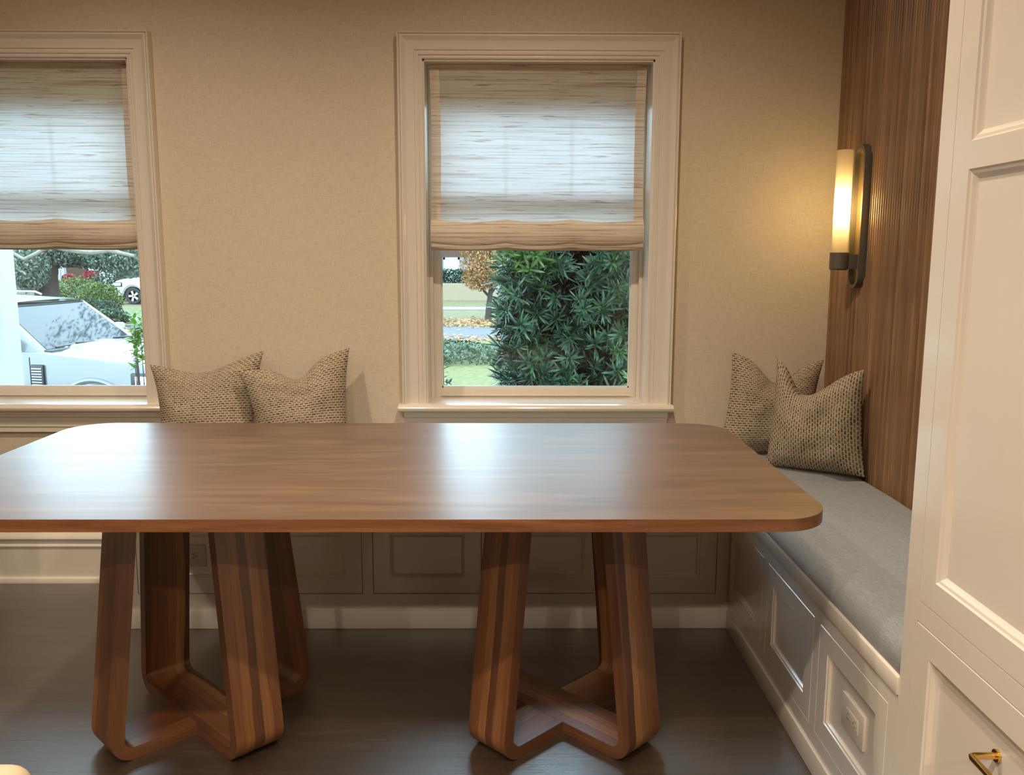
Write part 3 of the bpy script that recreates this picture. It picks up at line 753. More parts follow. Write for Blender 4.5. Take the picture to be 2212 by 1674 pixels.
ORANGE = leafmat('autumn_leaf', [(.65, .29, .10), (.95, .48, .15), (1.2, .70, .25), (1.15, .78, .55)], .7)
SHRUB = leafmat('shrub_leaf', [(.04, .10, .02), (.10, .22, .04), (.22, .38, .06), (.45, .55, .10)], .5)
DSHRUB = leafmat('dark_shrub_leaf', [(.02, .06, .025), (.045, .11, .05), (.08, .17, .08)], .5)
LSHRUB = leafmat('groundcover_leaf', [(.08, .17, .09), (.16, .28, .15), (.28, .42, .24)], .5)
BRIGHT = leafmat('bright_leaf', [(.10, .30, .02), (.20, .46, .04), (.34, .62, .08)], .35)
RED = leafmat('red_flower', [(.5, .02, .03), (.7, .04, .05)], .5)
BARK = plain('bark', (.035, .027, .02), .9, var=.35, scale=14)
PBARK = plain('pale_branch', (.15, .135, .105), .9, var=.25, scale=12)
def lawn_mat(name, a, b_, c_):
    m, nt, b = NT(name)
    v = noise(nt, coords(nt, (1, 1, 1)), 9, 6, 0, .7)
    nt.links.new(ramp(nt, v, [(.35, a), (.5, b_), (.68, c_)]), b.inputs['Base Color']); b.inputs['Roughness'].default_value = .9
    bump(nt, b, v, .6, .03); return m
LAWN = lawn_mat('lawn_grass', (.042, .052, .009), (.080, .083, .016), (.12, .112, .026))
FARLAWN = lawn_mat('far_grass', (.045, .047, .015), (.085, .08, .026), (.125, .10, .04))
MULCH = lawn_mat('leaf_litter', (.07, .058, .043), (.11, .09, .07), (.17, .14, .11))
ROAD = plain('asphalt', (.072, .072, .076), .9, var=.25, scale=30)
CONC = plain('concrete', (.15, .148, .138), .85, var=.1, scale=5)
CREAMW = plain('cream_masonry', (.24, .19, .125), .85, var=.06)
WHITE = plain('white_paint', (.31, .32, .32), .5, var=.02)
BRICK = plain('brick_wall', (.07, .035, .026), .9, var=.35, scale=40)

tag(box('ground', (-60, W+WT, G-.3), (40, 23.4, G), LAWN), 'bright green lawn outside the windows', kind='structure')
tag(box('driveway', (-16, 5.0, G-.05), (-3.1, 23.4, G+.008), CONC), 'grey concrete driveway under the silver car', kind='structure')
tag(box('road', (-60, 23.4, G-.3), (40, 28.4, G-.02), ROAD), 'grey asphalt street', kind='structure')
tag(box('far_ground', (-70, 28.4, G-.3), (50, 75, G), FARLAWN), 'leaf strewn grass beyond the street', kind='structure')
def leaves_mesh(name, pts, size, m, parent=None, rnd=random, asp=.45, flat=0.0):
    V = []; F = []
    for p in pts:
        s = size*rnd.uniform(.6, 1.3)
        d = Vector((rnd.gauss(0, 1), rnd.gauss(0, 1), rnd.gauss(0, 1)*(1-flat))); d.normalize()
        e = d.cross(Vector((rnd.gauss(0, 1), rnd.gauss(0, 1), rnd.gauss(0, 1)*(1-flat)+flat*3))); e.normalize(); e *= s*asp
        p = Vector(p); k = len(V)
        V += [p-d*s*.5, p+e*.5, p+d*s*.5, p-e*.5]; F.append((k, k+1, k+2, k+3))
    return mesh_obj(name, V, F, m, parent)
def blob_pts(c, r, n, rnd, shell=.55):
    out = []
    while len(out) < n:
        v = Vector((rnd.uniform(-1, 1), rnd.uniform(-1, 1), rnd.uniform(-1, 1)))
        l_ = v.length
        if l_ > 1 or l_ < shell*rnd.random(): continue
        out.append(Vector((c[0]+v.x*r[0], c[1]+v.y*r[1], c[2]+v.z*r[2])))
    return out
def shrub(name, c, r, n, size, m, label, cat='shrub', group=None, seed=1):
    rnd = random.Random(seed); t = empty(name, (c[0], c[1], G)); tag(t, label, cat, group)
    pts = [p-Vector((c[0], c[1], G)) for p in blob_pts((c[0], c[1], c[2]), r, n, rnd)]
    pts = [p for p in pts if p.z > .01]
    o = leaves_mesh('foliage', pts, size, m, t, rnd); o['kind'] = 'stuff'
    bm = bmesh.new()
    for k in range(4):
        a = rnd.uniform(0, 2*PI); q = (r[0]*.5*math.cos(a), r[1]*.5*math.sin(a), max(.05, c[2]-G))
        tube_bm(bm, [(0, 0, -.02), (q[0]*.4, q[1]*.4, q[2]*.5), q], [.025, .018, .008], 6)
    bm_obj('stem', bm, BARK, t)
    return t

# white porch column outside the car-side window
t = tag(empty('porch_column', (-2.80, 4.77, G)), 'white square porch column outside the car-side window', 'column')
box('shaft', (-.09, -.08, 0), (.09, .08, 4.0), WHITE, t); box('plinth', (-.12, -.11, 0), (.12, .11, .18), WHITE, t, bev=.01); box('capital', (-.12, -.11, 3.9), (.12, .11, 4.05), WHITE, t, bev=.01)

# ---- podocarpus hedge
def sprig_mesh(name, m, seed, n=20):
    rnd = random.Random(seed); V = []; F = []
    for k in range(n):
        h = k/n; az = k*2.4+rnd.uniform(-.3, .3); el = math.radians(rnd.uniform(5, 35)+h*45)
        L = rnd.uniform(.070, .115)*(1-.25*h); base = Vector((0, 0, -.045+.06*h))
        d = Vector((math.cos(az)*math.cos(el), math.sin(az)*math.cos(el), math.sin(el)))
        sd = d.cross(Vector((0, 0, 1))).normalized()*.0048; up = sd.cross(d).normalized()
        droop = Vector((0, 0, -.010*(1-h)))
        p0 = base; p1 = base+d*L*.35+up*.003; p2 = base+d*L*.75+droop*.5; p3 = base+d*L+droop
        i = len(V)
        V += [p0, p1-sd, p1+sd, p2-sd*.85, p2+sd*.85, p3]
        F += [(i, i+2, i+1), (i+1, i+2, i+4, i+3), (i+3, i+4, i+5)]
    # stem
    i = len(V)
    for z, r in ((-.16, .003), (.02, .002)):
        for a in range(3): V.append(Vector((r*math.cos(a*2.094), r*math.sin(a*2.094), z)))
    for a in range(3): F.append((i+a, i+(a+1) % 3, i+3+(a+1) % 3, i+3+a))
    me = bpy.data.meshes.new(name); me.from_pydata(V, [], F); me.update(); me.materials.append(m)
    return me
HX0, HX1, HY0, HY1, HZ1 = .02, 2.3, 5.05, 6.6, 1.7
hedge = tag(empty('podocarpus_hedge', ((HX0+HX1)/2, (HY0+HY1)/2, G)), 'dense dark green narrow-leaved hedge close outside the window', 'hedge')
hl = hedge.location
sm = [sprig_mesh('leaf_sprig', POD, s) for s in (1, 2, 3, 4)]+[sprig_mesh('leaf_sprig', PODB, s, 16) for s in (5, 6)]
def place_sprig(me, p, outward, sc, rnd):
    o = bpy.data.objects.new('leaf_sprig', me); COL.objects.link(o); o.parent = hedge
    q = outward.normalized().to_track_quat('Z', 'Y'); o.rotation_mode = 'QUATERNION'
    from mathutils import Quaternion
    o.rotation_quaternion = q @ Quaternion((0, 0, 1), rnd.uniform(0, 6.28))
    o.location = Vector(p)-hl; o.scale = (sc, sc, sc); return o
rnd = random.Random(21)
cnt = 0
cand = []
for i in range(330):    # front face, seen part
    x = rnd.uniform(HX0, 1.05); z = rnd.uniform(.28, 1.5)
    cand.append((Vector((x, HY0+rnd.uniform(-.03, .12), z)), Vector((rnd.gauss(0, .45), -1, rnd.gauss(.45, .45))), z))
random.Random(3).shuffle(cand)
for i in range(70):     # left flank
    cand.insert(0, (Vector((HX0+rnd.uniform(-.05, .06), rnd.uniform(HY0, HY0+.7), rnd.uniform(.25, 1.5))), Vector((-1, rnd.gauss(-.3, .4), rnd.gauss(.5, .4))), 0))
for p, d, z in cand[:298]:
    fresh = (p.z > 1.2 and p.x < .25 and rnd.random() < .6) or rnd.random() < .03
    place_sprig(rnd.choice(sm[4:] if fresh else sm[:4]), p, d, rnd.uniform(.95, 1.5), rnd)
# the rest of the hedge, joined
V = []; F = []
def add_sprig(me, p, outward, sc):
    q = outward.normalized().to_track_quat('Z', 'Y').to_matrix(); i = len(V)
    for v in me.vertices: V.append(q @ (v.co*sc)+p-hl)
    for f in me.polygons: F.append(tuple(i+k for k in f.vertices))
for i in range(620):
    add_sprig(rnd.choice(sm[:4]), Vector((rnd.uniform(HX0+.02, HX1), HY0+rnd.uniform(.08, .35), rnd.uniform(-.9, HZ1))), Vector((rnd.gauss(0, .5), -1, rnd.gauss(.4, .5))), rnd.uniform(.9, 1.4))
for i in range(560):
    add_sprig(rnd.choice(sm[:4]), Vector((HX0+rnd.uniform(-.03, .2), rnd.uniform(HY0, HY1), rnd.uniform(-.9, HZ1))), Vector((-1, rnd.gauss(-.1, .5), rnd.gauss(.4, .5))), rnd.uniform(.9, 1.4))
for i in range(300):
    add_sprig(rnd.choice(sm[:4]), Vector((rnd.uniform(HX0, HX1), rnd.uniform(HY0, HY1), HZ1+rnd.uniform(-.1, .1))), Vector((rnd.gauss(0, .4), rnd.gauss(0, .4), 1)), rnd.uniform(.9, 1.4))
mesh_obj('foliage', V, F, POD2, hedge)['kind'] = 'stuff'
bm = bmesh.new()
for i in range(24):
    x, y_ = rnd.uniform(HX0+.3, HX1-.2)-hl.x, rnd.uniform(HY0+.55, HY1-.4)-hl.y
    tube_bm(bm, [(x, y_, 0), (x+rnd.uniform(-.1, .1), y_+rnd.uniform(-.1, .1), 1.4), (x+rnd.uniform(-.2, .2), y_+rnd.uniform(-.15, .15), 2.6)], [.022, .016, .006], 6)
bm_obj('stem', bm, BARK, hedge)
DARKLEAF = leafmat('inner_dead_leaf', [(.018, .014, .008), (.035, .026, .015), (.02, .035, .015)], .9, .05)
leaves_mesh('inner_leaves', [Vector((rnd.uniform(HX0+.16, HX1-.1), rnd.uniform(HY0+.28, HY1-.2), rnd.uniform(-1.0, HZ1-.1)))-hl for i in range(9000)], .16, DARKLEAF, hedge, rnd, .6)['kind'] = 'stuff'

# near shrubs at the window edges
def leafy_plant(name, spots, size, m, label, seed):
    rnd = random.Random(seed); b0 = Vector((spots[0][0], spots[0][1], G)); t = empty(name, b0); tag(t, label, 'shrub')
    bm = bmesh.new()
    for p in spots[::3]:
        p = Vector(p)-b0; tube_bm(bm, [(p.x*.2, p.y*.2, 0), (p.x*.7+.02, p.y*.7, p.z*.6), p], [.008, .005, .002], 6)
    bm_obj('stem', bm, BARK, t)
    me = bpy.data.meshes.new('leaf')
    V = [(0, 0, 0), (.3, .17, .03), (.65, .15, .02), (1, 0, -.06), (.65, -.15, .02), (.3, -.17, .03), (.3, 0, -.02), (.65, 0, -.03)]
    me.from_pydata(V, [], [(0, 6, 1), (1, 6, 7, 2), (2, 7, 3), (0, 5, 6), (5, 4, 7, 6), (4, 3, 7)]); me.materials.append(m)
    for p in spots:
        for k in range(9):
            o = bpy.data.objects.new('leaf', me); COL.objects.link(o); o.parent = t
            s = size*rnd.uniform(.7, 1.2); o.scale = (s, s, s)
            o.location = Vector(p)-b0+Vector((rnd.gauss(0, .015), rnd.gauss(0, .02), rnd.uniform(-.1, .03)))
            o.rotation_euler = (rnd.uniform(-.5, .5), rnd.uniform(-.9, .5), rnd.uniform(0, 6.28))
    return t
leafy_plant('leafy_shrub', [at(289+(k % 3)*5, 682+k*9, 5.35+(k % 2)*.1) for k in range(10)]+[at(304, y_, 5.45) for y_ in (680, 705, 730, 760)], .075, BRIGHT, 'bright green leafy shrub beside the window over the car hood', 5)
leafy_plant('leafy_shrub', [at(948, y_, 4.6) for y_ in (735, 800, 835)]+[at(957, y_, 4.6) for y_ in (760, 810, 838)], .055, DSHRUB, 'thin dark leafed shrub at the corner of the hedge-side window', 6)

# ---- ground cover, autumn tree, house opposite (hedge-side window)
shrub('groundcover_shrub', (-1.1, 18.8, G+.1), (1.5, .8, .30), 2600, .10, LSHRUB, 'low grey green ground cover bushes at the lawn edge', seed=4)
shrub('groundcover_shrub', (-1.9, 20.6, G+.08), (1.6, .8, .24), 2200, .10, DSHRUB, 'low dark green bushes by the street edge of the lawn', seed=5)
shrub('groundcover_shrub', (1.7, 20.4, G+.2), (1.2, .9, .5), 2000, .10, LSHRUB, 'low pale green bushes next to the tall hedge foot', seed=6)
def tree(name, base, trunk, branches, blobs, size, m, label, seed, barkm=BARK, asp=.45, group=None):
    rnd = random.Random(seed); base = Vector(base); t = empty(name, base); tag(t, label, 'tree', group)
    tube('trunk', [Vector(p)-base for p, r in trunk], [r for p, r in trunk], barkm, t, 12)
    for b_ in branches: tube('branch', [Vector(p)-base for p, r in b_], [r for p, r in b_], PBARK if b_[0][1] > .05 and barkm is BARK and name == 'live_oak' else barkm, t, 8)
    pts = []
    for c, r, n in blobs: pts += [p-base for p in blob_pts(c, r, n, rnd, .3)]
    leaves_mesh('foliage', pts, size, m, t, rnd, asp)['kind'] = 'stuff'
    return t
tb = Vector((-.62, 31.0, G))
tree('autumn_tree', tb, [(tb, .13), (tb+Vector((.02, 0, .5)), .10), (tb+Vector((.1, 0, 1.1)), .08), (tb+Vector((.05, 0, 2.4)), .05)],
     [[(tb+Vector((.05, 0, .8)), .05), (tb+Vector((-.5, .1, 1.4)), .035), (tb+Vector((-.9, .2, 2.3)), .015)], [(tb+Vector((.08, 0, .9)), .05), (tb+Vector((.5, -.1, 1.5)), .03), (tb+Vector((.9, -.1, 2.4)), .015)]],
     [((-.55, 31, G+2.1), (1.1, 1.0, .95), 5200), ((-.85, 31, G+3.3), (1.9, 1.2, 1.0), 6500), ((-.9, 31, G+1.5), (.7, .7, .5), 1500), ((-1.8, 31.3, G+3.6), (1.3, 1.0, .8), 1100), ((-.1, 31.2, G+1.7), (.7, .7, .5), 1500)], .10, ORANGE, 'autumn tree with orange leaves across the street', 8, asp=.5)
leaves_mesh('fallen_leaves', [Vector((random.gauss(-.6, 2.2), random.gauss(29.8, 1.0), G+.015)) for i in range(2600)], .12, ORANGE, None, random, .7, .9)
tag(bpy.data.objects['fallen_leaves'], 'fallen orange leaves on the grass under the autumn tree', 'leaves', kind='stuff')
leaves_mesh('street_leaves', [Vector((random.uniform(-5, 3), 23.3+abs(random.gauss(0, .8)), G+.01)) for i in range(1500)], .10, ORANGE, None, random, .7, .9)
tag(bpy.data.objects['street_leaves'], 'fallen brown leaves along the near street edge', 'leaves', kind='stuff')
tag(box('sidewalk', (-12, 36.2, G-.1), (8, 38.0, G+.03), CONC), 'pale concrete walk across the street', kind='structure')
tag(box('retaining_wall', (-7, 44, G), (6, 44.3, G+.85), CREAMW), 'low cream masonry wall in front of the opposite house', 'wall')
shrub('clipped_hedge', (-3.0, 45.2, G+.95), (3.4, .6, .62), 5200, .16, DSHRUB, 'clipped green hedge along the low cream wall', cat='hedge', seed=12)
hh = tag(empty('opposite_house', (-2.6, 47, G)), 'brick house with a white sash window and dark shutters seen past the autumn tree', 'house')
box('facade', (-5, 0, 0), (8.2, 1.0, 6), BRICK, hh)
def facade_window(par, x0, x1, z0_, z1_, y_):
    wf = boxes('window', [((x0, y_-.06, z0_), (x0+.1, y_, z1_)), ((x1-.1, y_-.06, z0_), (x1, y_, z1_)), ((x0, y_-.06, z0_), (x1, y_, z0_+.1)), ((x0, y_-.06, z1_-.12), (x1, y_, z1_)), ((x0+.1, y_-.05, (z0_+z1_)/2-.03), (x1-.1, y_, (z0_+z1_)/2+.03))], WHITE, par)
    box('pane', (x0+.1, y_-.03, z0_+.1), (x1-.1, y_-.01, z1_-.12), plain('bright_pane', (.62, .74, .76), .1), wf)
    return wf
wx = at(976, 585, 47).x+2.6
SHUT = plain('slate_shutter', (.16, .20, .24), .6)
facade_window(hh, wx-.45, wx+.42, at(976, 612, 47).z-G, at(976, 556, 47).z-G, 0)
for sx in (wx-.95, wx+.44): box('shutter', (sx, -.05, at(976, 612, 47).z-G), (sx+.48, 0, at(976, 556, 47).z-G), SHUT, hh)

# ---- cars
def car_paint(name, c, metal, rough=.28):
    m, nt, b = NT(name)
    v = noise(nt, coords(nt, (1, 1, 1)), 3, 2)
    nt.links.new(ramp(nt, v, [(.3, [x*.97 for x in c]), (.7, c)]), b.inputs['Base Color'])
    b.inputs['Metallic'].default_value = metal; b.inputs['Roughness'].default_value = rough
    b.inputs['Coat Weight'].default_value = .6; b.inputs['Coat Roughness'].default_value = .04
    return m
CARGLASS = plain('car_glass', (.02, .028, .032), .03, 0, var=.02, spec=.28)
TYRE = plain('tyre_rubber', (.02, .02, .02), .8); RIM = plain('alloy_rim', (.45, .46, .47), .3, .8)
CHROME = plain('lamp_lens', (.6, .65, .68), .08, .6)
def make_car(name, paint, label, loc, rot):
    """local: x forward (front bumper at 0), y left, z up from the ground"""
    t = empty(name, loc); t.rotation_euler = (0, 0, rot); tag(t, label, 'car')
    hw = .98
    def arch(cx_, r, n=14): return [(cx_+r*math.cos(PI*k/n), .38+r*math.sin(PI*k/n)) for k in range(n+1)]
    low = [(-4.95, .42), (-4.95, 1.18), (-1.62, 1.19), (-.30, 1.11), (-.10, 1.06), (-.02, .92), (0, .70), (-.04, .45), (-.18, .36)]
    poly = low+[(-.36, .34)]+arch(-.88, .50)+[(-1.45, .34), (-3.40, .34)]+arch(-3.92, .50)+[(-4.5, .36)]
    prism('body', poly, 'y', -hw, hw, paint, t, bev=.05, seg=4)
    # bonnet with raised centre
    bm = bmesh.new(); nx, ny = 14, 16; Gv = {}
    for i in range(nx+1):
        for j in range(ny+1):
            u = i/nx; v = -1+2*j/ny
            x = -1.70+1.58*u; z = 1.215-.085*u**2.2-.05*abs(v)**3
            z += .022*(1 if abs(v) < .62 else 0)*(1-max(0, (u-.8)*4))
            Gv[i, j] = bm.verts.new((x, v*.80, z))
    for i in range(nx):
        for j in range(ny): bm.faces.new((Gv[i, j], Gv[i+1, j], Gv[i+1, j+1], Gv[i, j+1]))
    bm_obj('bonnet', bm, paint, t, smooth=True)
    # cabin
    def frus(name, b, tp, m):
        bm = bmesh.new(); A = [bm.verts.new(p) for p in b]; C_ = [bm.verts.new(p) for p in tp]; n = len(b)
        bm.faces.new(A[::-1]); bm.faces.new(C_)
        for k in range(n): bm.faces.new((A[k], A[(k+1) % n], C_[(k+1) % n], C_[k]))
        bmesh.ops.bevel(bm, geom=[e for e in bm.edges], offset=.035, segments=3, profile=.5, affect='EDGES')
        return bm_obj(name, bm, m, t, auto=True)
    zb_, zt_ = 1.15, 1.70
    frus('cabin', [(-1.56, -.90, zb_), (-1.56, .90, zb_), (-4.92, .90, zb_), (-4.92, -.90, zb_)], [(-2.30, -.76, zt_), (-2.30, .76, zt_), (-4.82, .76, zt_), (-4.82, -.76, zt_)], paint)
    bm = bmesh.new(); nx, ny = 12, 10; Gv = {}
    for i in range(nx+1):
        for j in range(ny+1):
            u = i/nx; v = -1+2*j/ny
            Gv[i, j] = bm.verts.new((-2.26-2.58*u, v*.77, 1.675+.11*math.sin(PI*min(1, .12+u*.8))**.6*(1-.5*abs(v)**3)))
    for i in range(nx):
        for j in range(ny): bm.faces.new((Gv[i, j], Gv[i, j+1], Gv[i+1, j+1], Gv[i+1, j]))
    bm_obj('roof', bm, paint, t, smooth=True)
    for s in (-1, 1): tube('roof_rail', [(-2.9, s*.70, 1.765), (-3.0, s*.70, 1.80), (-4.4, s*.70, 1.80), (-4.5, s*.70, 1.765)], .014, RIM, t, 8)
    def gl(name, pts, off):
        a, b, c, d = map(Vector, pts); n = (b-a).cross(d-a).normalized()
        if n.dot(off) < 0: n = -n
        bm = bmesh.new(); q1 = [bm.verts.new(p+n*.006) for p in (a, b, c, d)]; q0 = [bm.verts.new(p-n*.01) for p in (a, b, c, d)]
        bm.faces.new(q1); bm.faces.new(q0[::-1])
        for k in range(4): bm.faces.new((q1[k], q1[(k+1) % 4], q0[(k+1) % 4], q0[k]))
        return bm_obj(name, bm, CARGLASS, t)
    def L(p, q, f): return tuple(p[i]+(q[i]-p[i])*f for i in range(3))
    fb0, fb1, ft0, ft1 = (-1.56, -.90, zb_), (-1.56, .90, zb_), (-2.30, -.76, zt_), (-2.30, .76, zt_)
    def ws(u, v): return L(L(fb0, fb1, u), L(ft0, ft1, u), v)
    gl('windscreen', [ws(.065, .10), ws(.935, .10), ws(.945, .95), ws(.055, .95)], Vector((1, 0, 1)))
    for s in (-1, 1):
        b0, b1, t0, t1 = (-1.56, s*.90, zb_), (-4.92, s*.90, zb_), (-2.30, s*.76, zt_), (-4.82, s*.76, zt_)
        def sw(u, v): return L(L(b0, b1, u), L(t0, t1, u), v)
        for u0, u1 in ((.07, .30), (.33, .60), (.64, .93)): gl('side_window', [sw(u0, .12), sw(u1, .12), sw(u1-.01, .88), sw(u0+.02 if u0 < .1 else u0, .88)], Vector((0, s, .2)))
        # wing vent
        vf = box('wing_vent', (-1.66, s*hw-.03, .70), (-1.50, s*hw+.03, 1.06), BLACK, t, bev=.012)
        vf.location = (0, s*.003, 0)
        for k in range(10): box('vent_slat', (-1.645, s*(hw+.032)-.006, .73+k*.031), (-1.515, s*(hw+.032)+.006, .743+k*.031), RIM, vf, bev=.002)
        # arch lip
        tube('arch_lip', [(-.88+.52*math.cos(PI*k/20), s*(hw-.005), .38+.52*math.sin(PI*k/20)) for k in range(21)], .035, paint, t, 8)
        tube('arch_lip', [(-3.92+.52*math.cos(PI*k/20), s*(hw-.005), .38+.52*math.sin(PI*k/20)) for k in range(21)], .035, paint, t, 8)
        box('headlamp', (-.40, min(s*.60, s*1.0), .80), (.012, max(s*.60, s*1.0), 1.0), BLACK, t, bev=.02)
        box('lamp_lens', (-.34, s*.82-.20 if s > 0 else s*1.01, .83), (.02, s*1.01 if s > 0 else s*.82+.20, .97), CHROME, t, bev=.02)
        box('mirror', (-2.1, s*1.03-.10, 1.20), (-1.96, s*1.03+.10, 1.38), paint, t, bev=.03)
        box('door_seam', (-1.695, s*hw-.004, .5), (-1.685, s*hw+.004, 1.14), BLACK, t)
        for wx_ in (-.88, -3.92):
            wt = empty('wheel'); wt.parent = t; wt.location = (wx_, s*(hw-.13), .38); wt.rotation_euler = (PI/2, 0, 0)
            lathe('tyre', [(.24, -.11), (.34, -.12), (.375, -.09), (.38, 0), (.375, .09), (.34, .12), (.24, .11)], TYRE, wt, 32)
            bm = bmesh.new()
            for k in range(5):
                a = 2*PI*k/5; ca, sa = math.cos(a), math.sin(a); pr_ = []
                for zz in (-s*.095, -s*.06):
                    for rr_, ww in ((.03, .03), (.245, .055)):
                        for sd in (-1, 1): pr_.append(bm.verts.new((ca*rr_-sa*ww*sd, sa*rr_+ca*ww*sd, zz)))
                q = pr_; bm.faces.new((q[0], q[1], q[3], q[2])); bm.faces.new((q[4], q[5], q[7], q[6])); bm.faces.new((q[0], q[1], q[5], q[4])); bm.faces.new((q[2], q[3], q[7], q[6])); bm.faces.new((q[0], q[2], q[6], q[4])); bm.faces.new((q[1], q[3], q[7], q[5]))
            bm_obj('rim', bm, RIM, wt)
            lathe('wheel_well', [(0, s*.02), (.26, s*.02)], BLACK, wt, 24)
    # cowl and wipers
    box('cowl', (-1.70, -.82, 1.15), (-1.52, .82, 1.205), BLACK, t, bev=.01)
    for y0_, y1_ in ((-.66, .02), (.05, .70)):
        wp = tube('wiper', [(-1.60, y0_, 1.225), (-1.615, y1_, 1.235)], [.010, .010], BLACK, t, 8)
        tube('wiper_arm', [(-1.60, (y0_+y1_)/2, 1.245), (-1.55, y1_+.16, 1.225)], .009, BLACK, wp, 6)
    box('grille', (-.03, -.55, .80), (.012, .55, .98), BLACK, t, bev=.015)
    box('bumper', (-.30, -.93, .40), (.05, .93, .66), BLACK, t, bev=.04)
    return t
CARPOS = Vector((-3.55, 10.42, G+.008)); CARROT = math.radians(-12.6)
make_car('silver_suv', car_paint('silver_paint', (.10, .105, .105), .2), 'silver boxy off-road car parked in the driveway', CARPOS, CARROT)
p = at(272, 659, 41)
make_car('white_suv', car_paint('white_paint', (.26, .265, .27), 0), 'white car parked across the street in front of the shrubs', (p.x, 41, G), math.radians(180-4))

# ---- across the street on the car side
ob = at(98, 634, 23.5)
ob.z = G
B_ = lambda x, y_, Y: at(x, y_, Y)
tree('live_oak', ob, [(ob, .42), (B_(101, 600, 23.5), .27), (B_(104, 570, 23.5), .25), (B_(100, 520, 23.5), .25), (B_(96, 440, 23.5), .2)],
     [[(B_(100, 525, 23.5), .16), (B_(70, 470, 23), .12), (B_(20, 420, 22.5), .08)], [(B_(102, 520, 23.5), .17), (B_(150, 470, 23), .12), (B_(230, 440, 22.5), .08)],
      [(B_(165, 541, 21), .08), (B_(130, 535, 21), .07), (B_(105, 531, 21), .06), (B_(80, 547, 21), .05), (B_(52, 560, 21), .045), (B_(30, 548, 21), .04)],
      [(B_(96, 440, 23.5), .2), (Vector((-10, 23, 5.5)), .16), (Vector((-6.5, 22.5, 7.2)), .12), (Vector((-2.5, 22, 8.6)), .05)],
      [(B_(165, 541, 21), .08), (B_(200, 545, 21), .075), (B_(235, 541, 21), .06), (B_(290, 553, 21), .04)]],
     [(B_(55, 580, 22.5), (.55, .8, .55), 2000), (B_(60, 605, 23), (.38, .6, .33), 1000), (B_(60, 540, 24), (1.0, 1.0, .45), 1900), (B_(140, 552, 24), (.9, 1.0, .34), 2200), (B_(190, 552, 24.5), (1.0, 1.0, .36), 2400), (B_(245, 557, 24), (.8, 1.0, .42), 2200),
      (B_(282, 560, 24), (.7, 1, .5), 1800), (B_(160, 490, 24), (3.4, 2.0, .9), 6500), (B_(100, 380, 24), (3.6, 2.4, 1.3), 3600), ((-2.6, 22, 9.2), (2.3, 2.2, 3.0), 2300), ((-4.2, 22, 8.2), (1.0, 1.6, 1.6), 700)], .12, OAK, 'spreading live oak with grey green leaves and pale limbs', 9)
shrub('flowering_shrub', (B_(118, 632, 32.2).x, 32.2, G+.5), (.62, .6, .7), 2200, .12, SHRUB, 'yellow green bush beside the oak trunk', seed=31)
shrub('flowering_shrub', (B_(168, 628, 35.8).x, 35.8, G+.6), (1.15, .7, .8), 3000, .12, SHRUB, 'yellow green bush in front of the brick house porch', seed=32)
shrub('flowering_shrub', (B_(216, 628, 34).x, 34, G+.5), (.85, .6, .72), 2600, .12, SHRUB, 'yellow green bush at the foot of the flag', seed=33)
shrub('clipped_shrub', (B_(152, 640, 31).x, 31, G+.25), (.55, .5, .42), 2200, .09, DSHRUB, 'dark clipped shrub near the oak trunk', seed=34)
shrub('clipped_shrub', (B_(192, 640, 32.2).x, 32.2, G+.27), (.55, .5, .42), 2000, .09, DSHRUB, 'dark clipped shrub in the middle of the border', seed=35)
shrub('clipped_shrub', (B_(230, 638, 31.2).x, 31.2, G+.27), (.5, .5, .42), 2000, .09, DSHRUB, 'dark clipped shrub beside the white car', seed=36)
shrub('clipped_shrub', (B_(255, 612, 43).x, 43, G+.7), (1.6, 1, .8), 2200, .16, DSHRUB, 'tall green shrub behind the white car', seed=37)
tag(box('planting_bed', (-18.5, 28.0, G-.1), (-9.5, 33, G+.03), MULCH), 'mulched planting bed strewn with leaves', kind='structure')
shrub('grass_clump', (B_(232, 657, 29).x, 29, G+.15), (.75, .5, .36), 2000, .16, LSHRUB, 'grey green ornamental grass clump at the bed edge', cat='grass', seed=41)
shrub('grass_clump', (B_(205, 664, 27.5).x, 27.5, G+.1), (.35, .3, .28), 900, .12, SHRUB, 'small yellow green tuft in the bed', cat='grass', seed=42)
STONE = plain('rough_stone', (.33, .29, .25), .95, var=.3, scale=6)
for i in range(10):
    r_ = random.Random(i+50); x_ = B_(196+i*19, 680, 24.6).x
    bm = bmesh.new(); bmesh.ops.create_icosphere(bm, subdivisions=2, radius=1)
    for v in bm.verts: v.co *= 1+.3*mnoise.noise(v.co*1.5+Vector((i*3, 0, 0)))
    for v in bm.verts: v.co = Vector((v.co.x*.13, v.co.y*.11, v.co.z*.11))
    o = bm_obj('border_stone', bm, STONE); o.location = (x_, 24.6+(i % 2)*.6, G+.05); o.rotation_euler = (0, 0, r_.uniform(0, 6))
    tag(o, 'rough grey stone edging the planting bed by the driveway', 'stone', 'stones edging the planting bed')
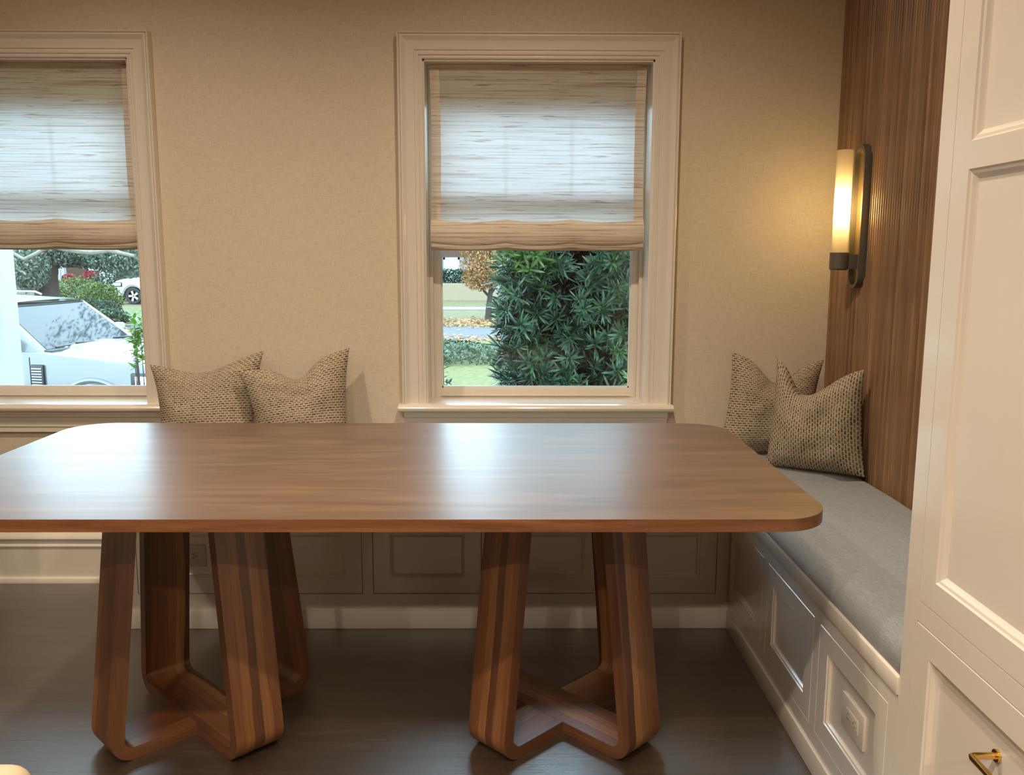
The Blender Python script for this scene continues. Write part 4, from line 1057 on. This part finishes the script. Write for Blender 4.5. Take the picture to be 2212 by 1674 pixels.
# brick house with porch columns, far side
hh = tag(empty('porch_house', (-24, 52, G)), 'dark brick house with white porch columns behind the oak', 'house')
box('facade', (-12, 0, 0), (10, 1.0, 7), BRICK, hh)
for px_ in (114, 133, 245): 
    q = at(px_, 585, 50.5); box('column', (q.x+24-.17, -1.6, 0), (q.x+24+.17, -1.3, 4.2), WHITE, hh)
box('porch_floor', (-11, -1.7, 0), (9, 0, .5), CONC, hh)
for k in range(16):
    q = at(119+k*1.9 if k < 6 else 222+(k-6)*2.6, 597, 50.3); box('baluster', (q.x+24-.035, -1.72, .5), (q.x+24+.035, -1.66, 1.5), WHITE, hh)
for px_ in (124, 205): facade_window(hh, at(px_, 580, 52).x+24-.45, at(px_, 580, 52).x+24+.45, 1.3, 3.1, 0)
for k, (px_, py_) in enumerate(((150, 603), (195, 596))):
    q = at(px_, py_, 46)
    shrub('poinsettia', (q.x, 46, q.z), (.42, .3, .30), 500, .12, RED, ('red flowering plant at the porch steps near the oak trunk', 'red flowering plant on the porch beside the flag')[k], cat='plant', seed=60+k)
q = at(217, 585, 44)
fl_ = tag(empty('flag', (q.x, 44, G)), 'red and white striped flag hanging on a white pole', 'flag')
tube('pole', [(0, 0, 0), (0, 0, 3.4)], .05, WHITE, fl_, 8)
REDC = plain('flag_red', (.6, .05, .07), .8); WH = plain('flag_white', (.8, .8, .8), .8); BLU = plain('flag_blue', (.05, .08, .28), .8)
for k in range(7):
    prism('stripe', [(.05+k*.11, 2.9-k*.12), (.16+k*.11, 2.8-k*.12), (.16+k*.11, 1.9-k*.02), (.05+k*.11, 1.95-k*.02)], 'y', -.01, .01, REDC if k % 2 == 0 else WH, fl_)
prism('canton', [(.05, 3.1), (.45, 2.75), (.45, 2.5), (.05, 2.85)], 'y', -.012, .012, BLU, fl_)
# trees that close the far view
for k, (px_, Y_, rx) in enumerate(((40, 60, 5.5), (250, 68, 6), (520, 60, 7), (760, 70, 7), (985, 62, 5.2), (1190, 70, 6.5), (1460, 62, 7))):
    q = at(px_, 560, Y_); b_ = Vector((q.x, Y_, G))
    tree('background_tree', b_, [(b_, .35), (b_+Vector((0, 0, 3)), .28), (b_+Vector((.3, 0, 7)), .12)], [], [((q.x, Y_, 6.5), (rx*.75, 4, 5.5), 2600)], .55, OAK if k % 2 else DSHRUB, ('tall grey green tree far behind the street', 'tall dark green tree far behind the street')[(k+1) % 2], 70+k, asp=.7, group=('far trees, grey green', 'far trees, dark green')[(k+1) % 2])
